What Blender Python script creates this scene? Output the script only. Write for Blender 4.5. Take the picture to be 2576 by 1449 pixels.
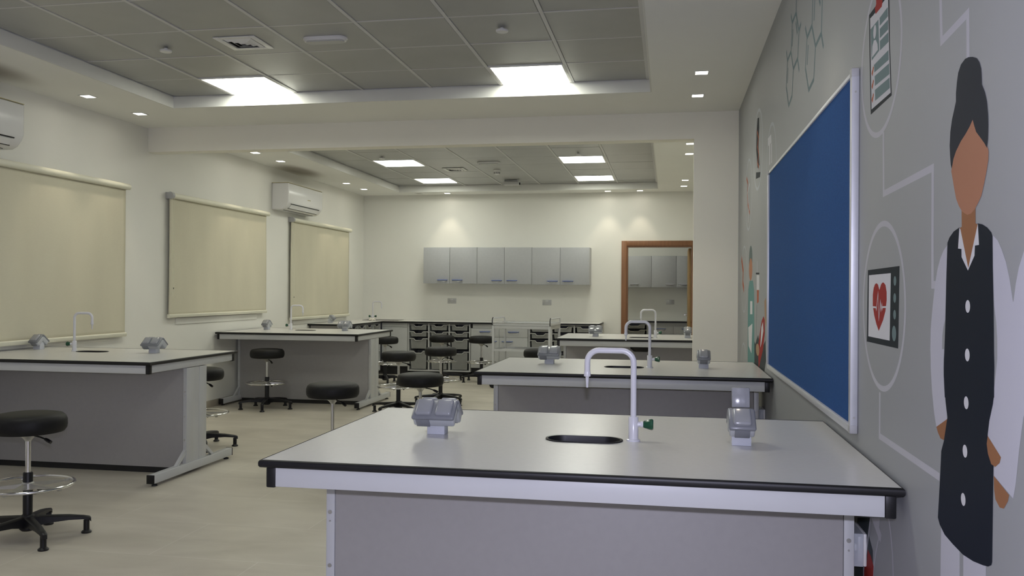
import bpy, bmesh, math, random
from mathutils import Vector, Matrix
from mathutils.geometry import tessellate_polygon
from math import sin, cos, pi, radians as R

for o in list(bpy.data.objects): bpy.data.objects.remove(o)
SC = bpy.context.scene
COL = SC.collection

# ------------------------------------------------------------------ camera
EYE = 1.352
cam_d = bpy.data.cameras.new('camera'); cam = bpy.data.objects.new('camera', cam_d); COL.objects.link(cam)
yaw, pitch, roll = 0.17983, 0.00304, 0.00665
fw = Vector((-sin(yaw)*cos(pitch), cos(yaw)*cos(pitch), sin(pitch)))
rt = Vector((cos(yaw), sin(yaw), 0)); up = rt.cross(fw)
r2 = cos(roll)*rt + sin(roll)*up; u2 = -sin(roll)*rt + cos(roll)*up
cam.matrix_world = Matrix(((r2.x, u2.x, -fw.x, 0), (r2.y, u2.y, -fw.y, 0), (r2.z, u2.z, -fw.z, EYE), (0, 0, 0, 1)))
cam_d.sensor_width = 36.0; cam_d.lens = 2170.472/2576*36; cam_d.clip_start = 0.05; cam_d.clip_end = 60
SC.camera = cam
# ------------------------------------------------------------------ colour management
SC.view_settings.view_transform = 'Standard'; SC.view_settings.look = 'None'
SC.view_settings.gamma = 1.0; SC.view_settings.use_curve_mapping = False
SC.view_settings.exposure = 0.0
# ------------------------------------------------------------------ world: night outside
W = bpy.data.worlds.new('night_sky'); SC.world = W; W.use_nodes = True
W.node_tree.nodes['Background'].inputs[0].default_value = (0.02, 0.025, 0.04, 1)
W.node_tree.nodes['Background'].inputs[1].default_value = 1.0
PANEL_E = 15.0      # ceiling panel emission
SPOT_E = 11.5        # downlight watts
FLASH_E = 135.0      # pop-up flash on the camera
PANEL_C = (0.99, 1.0, 0.89)
SPOT_C = (1.0, 0.88, 0.68)
# the camera's own flash, just above the lens: it lights the near bench and throws the thin hard shadows under its apron
fl = bpy.data.lights.new('camera_flash', 'POINT'); fl.energy = FLASH_E; fl.color = (0.76, 0.76, 1.0); fl.shadow_soft_size = 0.018
flo = bpy.data.objects.new('camera_flash', fl); COL.objects.link(flo); flo.location = (0.0, 0.02, EYE+0.085)

XL, XR, YF, YB, ZC, ZT = -5.14, 0.60, 14.05, -2.6, 2.954, 3.054

# ------------------------------------------------------------------ materials
def mat(name, col, rough=0.5, metal=0.0, spec=0.5, noise=None, bump=None, emit=None, trans=0.0, alpha=1.0, coat=0.0):
    m = bpy.data.materials.new(name); m.use_nodes = True
    nt = m.node_tree; b = nt.nodes['Principled BSDF']
    c = tuple(col)+(1,)
    b.inputs['Base Color'].default_value = c; b.inputs['Roughness'].default_value = rough
    b.inputs['Metallic'].default_value = metal; b.inputs['Specular IOR Level'].default_value = spec
    b.inputs['Coat Weight'].default_value = coat
    if trans: b.inputs['Transmission Weight'].default_value = trans
    if alpha < 1: b.inputs['Alpha'].default_value = alpha
    if emit: b.inputs['Emission Color'].default_value = tuple(emit[0])+(1,); b.inputs['Emission Strength'].default_value = emit[1]
    tc = nt.nodes.new('ShaderNodeTexCoord')
    if noise:
        sc, amt = noise
        n = nt.nodes.new('ShaderNodeTexNoise'); n.inputs['Scale'].default_value = sc; n.inputs['Detail'].default_value = 5
        nt.links.new(tc.outputs['Object'], n.inputs['Vector'])
        r = nt.nodes.new('ShaderNodeValToRGB')
        r.color_ramp.elements[0].position = 0.3; r.color_ramp.elements[1].position = 0.7
        r.color_ramp.elements[0].color = tuple(max(0, x*(1-amt)) for x in col)+(1,)
        r.color_ramp.elements[1].color = tuple(min(1, x*(1+amt)) for x in col)+(1,)
        nt.links.new(n.outputs['Fac'], r.inputs['Fac']); nt.links.new(r.outputs['Color'], b.inputs['Base Color'])
    if bump:
        sc, st = bump
        n2 = nt.nodes.new('ShaderNodeTexNoise'); n2.inputs['Scale'].default_value = sc; n2.inputs['Detail'].default_value = 4
        nt.links.new(tc.outputs['Object'], n2.inputs['Vector'])
        bp = nt.nodes.new('ShaderNodeBump'); bp.inputs['Strength'].default_value = st; bp.inputs['Distance'].default_value = 0.004
        nt.links.new(n2.outputs['Fac'], bp.inputs['Height']); nt.links.new(bp.outputs['Normal'], b.inputs['Normal'])
    return m

M = {}
M['wall'] = mat('cream_plaster', (0.77, 0.765, 0.71), 0.7, noise=(1.3, 0.02), bump=(14, 0.25), spec=0.25)
M['ceil'] = mat('ceiling_plaster', (0.82, 0.82, 0.78), 0.75, noise=(1.1, 0.02), bump=(9, 0.2), spec=0.2)
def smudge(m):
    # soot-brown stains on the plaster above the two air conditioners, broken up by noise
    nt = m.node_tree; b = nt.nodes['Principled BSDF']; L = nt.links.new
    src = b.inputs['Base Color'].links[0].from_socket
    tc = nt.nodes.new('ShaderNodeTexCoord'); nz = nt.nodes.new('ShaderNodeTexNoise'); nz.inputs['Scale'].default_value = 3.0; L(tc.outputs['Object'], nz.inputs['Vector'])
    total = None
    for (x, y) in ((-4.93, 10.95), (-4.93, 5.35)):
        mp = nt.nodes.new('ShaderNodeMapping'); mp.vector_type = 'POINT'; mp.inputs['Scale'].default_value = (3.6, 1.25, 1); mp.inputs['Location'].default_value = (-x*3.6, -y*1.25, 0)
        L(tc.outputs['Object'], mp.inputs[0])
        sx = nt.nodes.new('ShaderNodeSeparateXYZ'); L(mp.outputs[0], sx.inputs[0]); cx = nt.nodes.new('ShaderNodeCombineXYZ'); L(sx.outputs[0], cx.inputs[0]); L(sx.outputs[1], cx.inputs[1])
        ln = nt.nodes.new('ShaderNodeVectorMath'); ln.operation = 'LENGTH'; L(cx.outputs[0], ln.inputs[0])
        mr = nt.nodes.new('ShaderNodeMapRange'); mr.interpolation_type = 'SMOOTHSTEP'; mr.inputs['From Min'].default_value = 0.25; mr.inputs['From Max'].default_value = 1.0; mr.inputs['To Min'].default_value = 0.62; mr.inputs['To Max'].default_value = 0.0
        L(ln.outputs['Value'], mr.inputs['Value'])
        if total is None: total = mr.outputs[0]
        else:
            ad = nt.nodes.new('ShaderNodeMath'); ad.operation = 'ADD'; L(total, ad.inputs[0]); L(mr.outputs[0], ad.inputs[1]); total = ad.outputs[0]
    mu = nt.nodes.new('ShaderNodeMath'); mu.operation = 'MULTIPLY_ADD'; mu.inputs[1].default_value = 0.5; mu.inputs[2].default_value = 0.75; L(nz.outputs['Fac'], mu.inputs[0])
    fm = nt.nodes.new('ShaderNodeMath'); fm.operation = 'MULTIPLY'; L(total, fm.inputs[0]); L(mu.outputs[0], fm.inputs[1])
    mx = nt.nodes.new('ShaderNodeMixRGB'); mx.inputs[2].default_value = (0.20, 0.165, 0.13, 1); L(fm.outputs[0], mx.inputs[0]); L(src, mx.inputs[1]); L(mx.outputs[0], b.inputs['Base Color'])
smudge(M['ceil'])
M['beam'] = mat('beam_plaster', (0.86, 0.84, 0.75), 0.7, noise=(1.3, 0.02), bump=(14, 0.25), spec=0.25)  # same plaster as the walls, colour warmed to offset the cool flash light
M['lip'] = mat('recess_lip_paint', (0.70, 0.70, 0.66), 0.7, noise=(3, 0.02), spec=0.2)
M['greywall'] = mat('grey_mural_vinyl', (0.325, 0.335, 0.345), 0.5, noise=(1.5, 0.02), bump=(5, 0.12), spec=0.3)
M['tile'] = mat('grey_metal_ceiling_tile', (0.355, 0.36, 0.35), 0.36, metal=0.15, noise=(2.2, 0.06), bump=(160, 0.12))
M['runner'] = mat('ceiling_runner', (0.56, 0.56, 0.55), 0.45, noise=(6, 0.03))
M['gap'] = mat('dark_gap', (0.03, 0.03, 0.03), 0.9, noise=(6, 0.1))
M['white'] = mat('white_plastic', (0.72, 0.72, 0.70), 0.4, noise=(8, 0.02))
M['acwhite'] = mat('glossy_white_plastic', (0.72, 0.72, 0.71), 0.22, noise=(5, 0.015))
M['acgrey'] = mat('grey_vane_plastic', (0.5, 0.5, 0.49), 0.35, noise=(8, 0.02))
M['yellowed'] = mat('yellowed_plastic', (0.50, 0.44, 0.24), 0.5, noise=(9, 0.1))
M['black'] = mat('black_plastic', (0.009, 0.009, 0.010), 0.42, spec=0.35, noise=(9, 0.2))
M['matblack'] = mat('matt_black', (0.010, 0.010, 0.010), 0.6, noise=(9, 0.2))
M['leather'] = mat('black_vinyl', (0.009, 0.009, 0.009), 0.55, spec=0.25, noise=(30, 0.2), bump=(220, 0.15))
M['chrome'] = mat('chrome', (0.75, 0.75, 0.76), 0.12, metal=1.0, noise=(8, 0.03))
M['zinc'] = mat('cast_zinc', (0.50, 0.50, 0.48), 0.32, metal=0.8, noise=(20, 0.08))
M['alu'] = mat('brushed_aluminium', (0.60, 0.61, 0.64), 0.42, metal=0.35, noise=(14, 0.03))
M['worktop'] = mat('worktop_laminate', (0.585, 0.58, 0.565), 0.27, noise=(60, 0.015), bump=(300, 0.03), spec=0.45)
M['frame'] = mat('light_grey_enamel', (0.54, 0.55, 0.55), 0.38, noise=(5, 0.02))
M['panel'] = mat('grey_melamine', (0.37, 0.36, 0.35), 0.5, noise=(40, 0.02))
M['cabinet'] = mat('cabinet_grey_melamine', (0.43, 0.44, 0.45), 0.45, noise=(25, 0.025))
M['lightcab'] = mat('pale_grey_melamine', (0.50, 0.51, 0.50), 0.5, noise=(25, 0.02))
M['tray'] = mat('translucent_tray_plastic', (0.30, 0.305, 0.29), 0.35, noise=(14, 0.06), alpha=0.90)
M['trayrim'] = mat('tray_rim_plastic', (0.46, 0.47, 0.45), 0.4, noise=(14, 0.03))
M['bluehandle'] = mat('blue_handle', (0.03, 0.10, 0.45), 0.35, noise=(14, 0.05))
M['knobgreen'] = mat('green_knob', (0.010, 0.075, 0.035), 0.25, noise=(14, 0.1))
M['tapwhite'] = mat('tap_epoxy_white', (0.70, 0.70, 0.74), 0.22, noise=(10, 0.015))
M['sockbody'] = mat('socket_grey_body', (0.47, 0.49, 0.51), 0.4, noise=(10, 0.02))
M['socklid'] = mat('socket_smoked_lid', (0.21, 0.22, 0.24), 0.2, noise=(10, 0.05))
M['sockflap'] = mat('socket_lid_flap', (0.30, 0.31, 0.33), 0.15, noise=(10, 0.05), coat=0.3)
M['alubase'] = mat('socket_pedestal', (0.55, 0.57, 0.62), 0.35, noise=(12, 0.02))
M['blindtube'] = mat('blind_rail_cream', (0.74, 0.73, 0.60), 0.4, noise=(10, 0.02))
M['capgrey'] = mat('blind_end_cap', (0.42, 0.42, 0.42), 0.5, noise=(10, 0.03))
M['wood'] = mat('door_frame_wood', (0.23, 0.105, 0.045), 0.45, noise=(5, 0.15))
M['woodlight'] = mat('door_leaf_wood', (0.30, 0.19, 0.075), 0.5, noise=(5, 0.12))
M['skirting'] = mat('beige_skirting_tile', (0.40, 0.36, 0.29), 0.4, noise=(7, 0.06))
M['glassdark'] = mat('night_window_glass', (0.03, 0.035, 0.035), 0.08, noise=(3, 0.1))
M['clear'] = mat('clear_cover', (0.8, 0.85, 0.9), 0.05, noise=(6, 0.01), alpha=0.35)
M['socketplate'] = mat('satin_socket_plate', (0.48, 0.48, 0.47), 0.4, metal=0.3, noise=(10, 0.03))
M['paper'] = mat('crumpled_tissue', (0.78, 0.75, 0.68), 0.8, noise=(30, 0.05))
M['lamp'] = mat('lamp_diffuser', (0.9, 0.9, 0.9), 0.5, noise=(5, 0.01), emit=(PANEL_C, PANEL_E))
M['spotlamp'] = mat('downlight_diffuser', (0.9, 0.9, 0.88), 0.5, noise=(5, 0.01), emit=((1.0, 0.93, 0.80), 14.0))
M['spotoff'] = mat('unlit_diffuser', (0.5, 0.48, 0.42), 0.5, noise=(5, 0.02))

def wood_grain(m, c1, c2):
    nt = m.node_tree; b = nt.nodes['Principled BSDF']
    tc = nt.nodes.new('ShaderNodeTexCoord'); mp = nt.nodes.new('ShaderNodeMapping'); mp.inputs['Scale'].default_value = (18, 18, 1.2)
    n = nt.nodes.new('ShaderNodeTexNoise'); n.inputs['Scale'].default_value = 2.0; n.inputs['Detail'].default_value = 6
    r = nt.nodes.new('ShaderNodeValToRGB'); r.color_ramp.elements[0].color = c1+(1,); r.color_ramp.elements[1].color = c2+(1,)
    nt.links.new(tc.outputs['Object'], mp.inputs[0]); nt.links.new(mp.outputs[0], n.inputs['Vector'])
    nt.links.new(n.outputs['Fac'], r.inputs[0]); nt.links.new(r.outputs[0], b.inputs['Base Color'])
wood_grain(M['wood'], (0.15, 0.06, 0.025), (0.29, 0.14, 0.06))

def fabric_mat(name, col, sheer=0.0):
    m = mat(name, col, 0.85, spec=0.1)
    nt = m.node_tree; b = nt.nodes['Principled BSDF']
    tc = nt.nodes.new('ShaderNodeTexCoord')
    n = nt.nodes.new('ShaderNodeTexNoise'); n.inputs['Scale'].default_value = 1.4; n.inputs['Detail'].default_value = 3
    mp = nt.nodes.new('ShaderNodeMapping'); mp.inputs['Scale'].default_value = (1, 1.4, 0.5)
    nt.links.new(tc.outputs['Object'], mp.inputs[0]); nt.links.new(mp.outputs[0], n.inputs['Vector'])
    mp2 = nt.nodes.new('ShaderNodeMapping'); mp2.inputs['Scale'].default_value = (40, 40, 420)
    n2 = nt.nodes.new('ShaderNodeTexNoise'); n2.inputs['Scale'].default_value = 1.0; n2.inputs['Detail'].default_value = 2
    nt.links.new(tc.outputs['Object'], mp2.inputs[0]); nt.links.new(mp2.outputs[0], n2.inputs['Vector'])
    mix = nt.nodes.new('ShaderNodeMath'); mix.operation = 'MULTIPLY_ADD'; mix.inputs[1].default_value = 0.4
    nt.links.new(n2.outputs['Fac'], mix.inputs[0])
    nt.links.new(n.outputs['Fac'], mix.inputs[2])
    r = nt.nodes.new('ShaderNodeValToRGB'); r.color_ramp.elements[0].position = 0.45; r.color_ramp.elements[1].position = 1.0
    r.color_ramp.elements[0].color = tuple(x*0.93 for x in col)+(1,); r.color_ramp.elements[1].color = tuple(min(1, x*1.06) for x in col)+(1,)
    nt.links.new(mix.outputs[0], r.inputs[0]); nt.links.new(r.outputs[0], b.inputs['Base Color'])
    bp = nt.nodes.new('ShaderNodeBump'); bp.inputs['Strength'].default_value = 0.35; bp.inputs['Distance'].default_value = 0.05
    nt.links.new(n.outputs['Fac'], bp.inputs['Height']); nt.links.new(bp.outputs['Normal'], b.inputs['Normal'])
    return m
M['blind'] = fabric_mat('cream_blind_fabric', (0.62, 0.59, 0.46))

def felt():
    m = mat('blue_felt', (0.024, 0.088, 0.27), 0.85, noise=(240, 0.18), bump=(420, 0.5), spec=0.15); return m
M['felt'] = felt()

def floor_mat():
    m = mat('beige_porcelain_floor', (0.5, 0.46, 0.37), 0.34, spec=0.5)
    nt = m.node_tree; b = nt.nodes['Principled BSDF']; L = nt.links.new
    tc = nt.nodes.new('ShaderNodeTexCoord')
    mp = nt.nodes.new('ShaderNodeMapping'); mp.inputs['Location'].default_value = (0.19, 0.22, 0)
    L(tc.outputs['Object'], mp.inputs[0])
    br = nt.nodes.new('ShaderNodeTexBrick'); br.offset = 0.5; br.inputs['Scale'].default_value = 1.0
    br.inputs['Brick Width'].default_value = 1.2; br.inputs['Row Height'].default_value = 0.6
    br.inputs['Mortar Size'].default_value = 0.003; br.inputs['Mortar Smooth'].default_value = 0.1
    br.inputs['Color1'].default_value = (0.58, 0.54, 0.455, 1); br.inputs['Color2'].default_value = (0.61, 0.57, 0.485, 1)
    br.inputs['Mortar'].default_value = (0.68, 0.645, 0.57, 1)
    L(mp.outputs[0], br.inputs['Vector'])
    n = nt.nodes.new('ShaderNodeTexNoise'); n.inputs['Scale'].default_value = 2.3; n.inputs['Detail'].default_value = 8; n.inputs['Distortion'].default_value = 0.6
    mp2 = nt.nodes.new('ShaderNodeMapping'); mp2.inputs['Scale'].default_value = (0.7, 1.8, 1); mp2.inputs['Rotation'].default_value = (0, 0, 0.5)
    L(tc.outputs['Object'], mp2.inputs[0]); L(mp2.outputs[0], n.inputs['Vector'])
    r = nt.nodes.new('ShaderNodeValToRGB'); r.color_ramp.elements[0].position = 0.3; r.color_ramp.elements[1].position = 0.75
    r.color_ramp.elements[0].color = (0.76, 0.75, 0.74, 1); r.color_ramp.elements[1].color = (1.0, 1.0, 1.0, 1)
    L(n.outputs['Fac'], r.inputs[0])
    mx = nt.nodes.new('ShaderNodeMixRGB'); mx.blend_type = 'MULTIPLY'; mx.inputs[0].default_value = 1.0
    L(br.outputs['Color'], mx.inputs[1]); L(r.outputs[0], mx.inputs[2]); L(mx.outputs[0], b.inputs['Base Color'])
    return m
M['floor'] = floor_mat()

# mural inks
INK = dict(coat=(0.52, 0.52, 0.58), white=(0.66, 0.66, 0.69), paper=(0.58, 0.58, 0.61), skin=(0.42, 0.20, 0.12), skin_dark=(0.31, 0.145, 0.07),
           wallgrey=(0.325, 0.335, 0.345), navy=(0.010, 0.014, 0.024), hair=(0.028, 0.032, 0.042), dark=(0.022, 0.028, 0.034), dark2=(0.05, 0.06, 0.065),
           red=(0.33, 0.035, 0.03), orange=(0.42, 0.13, 0.07), line=(0.50, 0.50, 0.54), pale=(0.46, 0.49, 0.52), teal=(0.13, 0.28, 0.27),
           teal2=(0.17, 0.235, 0.24), teal3=(0.17, 0.23, 0.245), hairg=(0.12, 0.16, 0.16), skinl=(0.42, 0.27, 0.17))
for k, c in INK.items(): M['ink_'+k] = mat('printed_'+k, c, 0.6, noise=(3, 0.02), spec=0.08)

# ------------------------------------------------------------------ mesh helpers
class MB:
    """collects shapes, each with a material slot, and links them as ONE mesh object"""
    def __init__(s): s.bm = bmesh.new(); s.mats = []
    def slot(s, m):
        if m not in s.mats: s.mats.append(m)
        return s.mats.index(m)
    def _fin(s, faces, m, smooth=False):
        i = s.slot(m)
        for f in faces: f.material_index = i; f.smooth = smooth
    def box(s, x0, x1, y0, y1, z0, z1, m, bev=0.0, rot=None, seg=2):
        mtx = Matrix.Translation(((x0+x1)/2, (y0+y1)/2, (z0+z1)/2))
        if rot is not None: mtx = rot @ mtx if isinstance(rot, Matrix) else mtx @ rot
        nb = bmesh.new()
        bmesh.ops.create_cube(nb, size=1.0, matrix=Matrix.Diagonal((x1-x0, y1-y0, z1-z0, 1)))
        if bev > 0: bmesh.ops.bevel(nb, geom=nb.edges[:], offset=bev, segments=seg, profile=0.5, affect='EDGES')
        bmesh.ops.transform(nb, matrix=mtx, verts=nb.verts[:])
        s.merge(nb, m); return s
    def merge(s, nb, m, smooth=False):
        vm = {}
        for v in nb.verts: vm[v] = s.bm.verts.new(v.co)
        fs = []
        for f in nb.faces:
            try: fs.append(s.bm.faces.new([vm[v] for v in f.verts]))
            except ValueError: pass
        nb.free(); s._fin(fs, m, smooth)
    def lathe(s, prof, m, seg=32, mtx=None, smooth=True, caps=True):
        """prof: list of (radius, z), around z"""
        mtx = mtx or Matrix(); rings = []
        for r, z in prof:
            rings.append([s.bm.verts.new(mtx @ Vector((r*cos(2*pi*k/seg), r*sin(2*pi*k/seg), z))) for k in range(seg)])
        fs = []
        for a, b in zip(rings, rings[1:]):
            for k in range(seg): fs.append(s.bm.faces.new((a[k], a[(k+1) % seg], b[(k+1) % seg], b[k])))
        s._fin(fs, m, smooth)
        if caps: s._fin([s.bm.faces.new(rings[0][::-1]), s.bm.faces.new(rings[-1])], m, False)
        return s
    def cyl(s, p0, p1, r, m, seg=16, r2=None):
        p0, p1 = Vector(p0), Vector(p1); d = p1-p0
        q = d.to_track_quat('Z', 'Y').to_matrix().to_4x4()
        return s.lathe([(r, 0), (r if r2 is None else r2, d.length)], m, seg, Matrix.Translation(p0) @ q)
    def tube(s, pts, r, m, seg=12, closed=False, caps=True):
        pts = [Vector(p) for p in pts]; n = len(pts); rings = []; prev = None
        for i, p in enumerate(pts):
            a = pts[(i-1) % n] if (closed or i > 0) else p; b = pts[(i+1) % n] if (closed or i < n-1) else p
            t = (b-a).normalized()
            if prev is None:
                ref = Vector((0, 0, 1)) if abs(t.z) < 0.9 else Vector((0, 1, 0)); u = t.cross(ref).normalized()
            else: u = (prev - t*prev.dot(t)).normalized()
            prev = u; w = t.cross(u); rr = r[i] if isinstance(r, (list, tuple)) else r
            rings.append([s.bm.verts.new(p+rr*(cos(2*pi*k/seg)*u+sin(2*pi*k/seg)*w)) for k in range(seg)])
        fs = []
        pairs = list(zip(rings, rings[1:]))+([(rings[-1], rings[0])] if closed else [])
        for a, b in pairs:
            for k in range(seg): fs.append(s.bm.faces.new((a[k], a[(k+1) % seg], b[(k+1) % seg], b[k])))
        s._fin(fs, m, True)
        if not closed and caps: s._fin([s.bm.faces.new(rings[0][::-1]), s.bm.faces.new(rings[-1])], m)
        return s
    def prism(s, pts, axis, a0, a1, m, smooth=False):
        """pts 2D polygon extruded along an axis ('x': pts=(y,z), 'y': (x,z), 'z': (x,y))"""
        def P(p, a): return {'x': (a, p[0], p[1]), 'y': (p[0], a, p[1]), 'z': (p[0], p[1], a)}[axis]
        A = [s.bm.verts.new(P(p, a0)) for p in pts]; B = [s.bm.verts.new(P(p, a1)) for p in pts]
        n = len(pts); sd = [s.bm.faces.new((A[k], A[(k+1) % n], B[(k+1) % n], B[k])) for k in range(n)]
        s._fin(sd, m, smooth); s._fin([s.bm.faces.new(A[::-1]), s.bm.faces.new(B)], m); return s
    def build(s, name, parent=None, **tags):
        bmesh.ops.recalc_face_normals(s.bm, faces=s.bm.faces[:])
        me = bpy.data.meshes.new(name); s.bm.to_mesh(me); s.bm.free(); me.set_sharp_from_angle(angle=R(38))
        for k in s.mats: me.materials.append(M[k])
        o = bpy.data.objects.new(name, me); COL.objects.link(o)
        if parent: o.parent = parent
        for k, v in tags.items(): o[k] = v
        return o

def thing(name, label, cat, loc=(0, 0, 0), rz=0, group=None):
    o = bpy.data.objects.new(name, None); COL.objects.link(o); o.empty_display_size = 0.05
    o.location = loc; o.rotation_euler = (0, 0, rz); o['label'] = label; o['category'] = cat
    if group: o['group'] = group
    return o
def tag(o, label, cat, group=None):
    o['label'] = label; o['category'] = cat
    if group: o['group'] = group
    return o
def copy_tree(o, parent=None):
    c = o.copy(); COL.objects.link(c)
    if parent: c.parent = parent
    for ch in list(o.children): copy_tree(ch, c)
    return c
def dup(o, loc, rz, label):
    c = copy_tree(o); c.location = loc; c.rotation_euler = (0, 0, rz); c['label'] = label; return c
def struct(mb, name, parent=None):
    o = mb.build(name, parent); o['kind'] = 'structure'; return o
# ================================================================== THE ROOM
b = MB(); b.box(XL-0.3, XR+0.3, YB-0.2, YF+3.0, -0.06, 0.0, 'floor'); struct(b, 'floor')
# left wall with three window openings behind the blinds
WIN = [(5.05, 7.20, 0.93, 2.24), (8.38, 10.12, 1.04, 2.24), (11.28, 13.05, 0.93, 2.24)]
b = MB(); y = YB
for (a, c, z0, z1) in WIN:
    b.box(XL-0.2, XL, y, a, 0, 3.2, 'wall'); b.box(XL-0.2, XL, a, c, 0, z0, 'wall'); b.box(XL-0.2, XL, a, c, z1, 3.2, 'wall'); y = c
b.box(XL-0.2, XL, y, YF, 0, 3.2, 'wall'); struct(b, 'wall_left')
for i, (a, c, z0, z1) in enumerate(WIN):
    r = MB()
    for (p, q, s, t) in ((a, c, z0, z0+0.05), (a, c, z1-0.05, z1), (a, a+0.05, z0+0.05, z1-0.05), (c-0.05, c, z0+0.05, z1-0.05), ((a+c)/2-0.03, (a+c)/2+0.03, z0+0.05, z1-0.05)):
        r.box(XL-0.13, XL-0.07, p, q, s, t, 'frame')
    w = struct(r, 'window_%d' % (i+1))
    g = MB(); g.box(XL-0.11, XL-0.10, a+0.05, c-0.05, z0+0.05, z1-0.05, 'glassdark'); g.build('pane', w)
    g = MB(); g.box(XL-0.17, XL+0.012, a-0.03, c+0.05, z0-0.07, z0, 'wall', 0.004); g.build('sill', w)
# right wall, mural side
b = MB(); b.box(XR, XR+0.2, YB, 7.846, 0, 3.2, 'greywall'); struct(b, 'wall_right')
b = MB(); b.box(XR, XR+0.2, 7.846, YF, 0, 3.2, 'wall'); struct(b, 'wall_right_far')
# pillar and beam that divide the two zones
b = MB(); b.box(0.213, XR, 7.846, 8.0, 0, 2.715, 'beam'); b.box(XL, XR, 7.846, 8.0, 2.715, 3.2, 'beam'); struct(b, 'trim_1')
# far wall with the doorway
DX0, DX1, DZ = -0.672, 0.373, 2.085
b = MB(); b.box(XL-0.2, DX0-0.02, YF, YF+0.15, 0, 3.2, 'wall'); b.box(DX1+0.02, XR+0.6, YF, YF+0.15, 0, 3.2, 'wall'); b.box(DX0-0.02, DX1+0.02, YF, YF+0.15, DZ+0.02, 3.2, 'wall')
struct(b, 'wall_far')
b = MB()
for (x0, x1, z0, z1) in ((DX0-0.085, DX0, 0, DZ+0.083), (DX1, DX1+0.085, 0, DZ+0.083), (DX0, DX1, DZ, DZ+0.083)):
    b.box(x0, x1, YF-0.018, YF, z0, z1, 'wood', 0.003)
b.box(DX0-0.02, DX0+0.018, YF, YF+0.15, 0, DZ+0.02, 'wood'); b.box(DX1-0.018, DX1+0.02, YF, YF+0.15, 0, DZ+0.02, 'wood'); b.box(DX0+0.018, DX1-0.018, YF, YF+0.15, DZ-0.018, DZ+0.02, 'wood')
struct(b, 'trim_2')
b = MB(); b.box(0.310, 0.352, YF+0.155, YF+1.10, 0.01, DZ-0.03, 'woodlight', 0.003); dr = struct(b, 'door_1')
b = MB(); b.cyl((0.31, YF+1.02, 0.96), (0.262, YF+1.02, 0.96), 0.010, 'chrome'); b.cyl((0.268, YF+1.03, 0.96), (0.268, YF+0.90, 0.96), 0.009, 'chrome'); b.cyl((0.3095, YF+1.02, 0.96), (0.303, YF+1.02, 0.96), 0.026, 'chrome'); b.build('door_handle', dr)
# the store room beyond the doorway
b = MB(); b.box(-2.4, 2.0, 16.35, 16.5, 0, 3.2, 'wall'); b.box(-2.4, -2.25, YF+0.15, 16.35, 0, 3.2, 'wall'); b.box(1.85, 2.0, YF+0.15, 16.35, 0, 3.2, 'wall'); struct(b, 'wall_store_room')
# rear wall behind the camera
b = MB(); b.box(XL, XR, YB-0.2, YB, 0, 3.2, 'wall'); struct(b, 'wall_rear')
# skirting tiles
b = MB(); b.box(XL, XL+0.010, YB, YF, 0, 0.078, 'skirting', 0.002); struct(b, 'baseboard_left')
b = MB(); b.box(XR-0.010, XR, YB, 7.846, 0, 0.078, 'skirting', 0.002); struct(b, 'baseboard_right')
b = MB(); b.box(XL+0.01, DX0-0.09, YF-0.010, YF, 0, 0.078, 'skirting', 0.002); struct(b, 'baseboard_far')

# ceiling: plaster margins around two recesses
Z1 = dict(x0=-4.352, x1=-0.143, y0=-0.85, y1=7.01); Z2 = dict(x0=-4.385, x1=-0.168, y0=8.45, y1=13.62)
b = MB(); T = 3.2
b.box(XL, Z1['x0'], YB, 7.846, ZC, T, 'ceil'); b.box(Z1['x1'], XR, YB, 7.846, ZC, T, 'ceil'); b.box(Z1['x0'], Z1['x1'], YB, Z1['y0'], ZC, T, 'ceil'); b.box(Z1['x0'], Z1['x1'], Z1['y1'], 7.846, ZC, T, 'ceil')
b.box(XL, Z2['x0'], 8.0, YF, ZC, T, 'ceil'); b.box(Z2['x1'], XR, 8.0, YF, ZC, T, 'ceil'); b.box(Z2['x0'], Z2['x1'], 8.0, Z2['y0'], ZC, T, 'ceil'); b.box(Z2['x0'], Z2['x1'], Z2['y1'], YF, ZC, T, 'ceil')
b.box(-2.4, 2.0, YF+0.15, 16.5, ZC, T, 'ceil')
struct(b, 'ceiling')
b = MB()
for z in (Z1, Z2):
    e = 0.012; z0, z1 = ZC-0.001, ZT
    b.box(z['x0'], z['x0']+e, z['y0'], z['y1'], z0, z1, 'lip'); b.box(z['x1']-e, z['x1'], z['y0'], z['y1'], z0, z1, 'lip')
    b.box(z['x0']+e, z['x1']-e, z['y0'], z['y0']+e, z0, z1, 'lip'); b.box(z['x0']+e, z['x1']-e, z['y1']-e, z['y1'], z0, z1, 'lip')
struct(b, 'trim_3')
random.seed(4)
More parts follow.
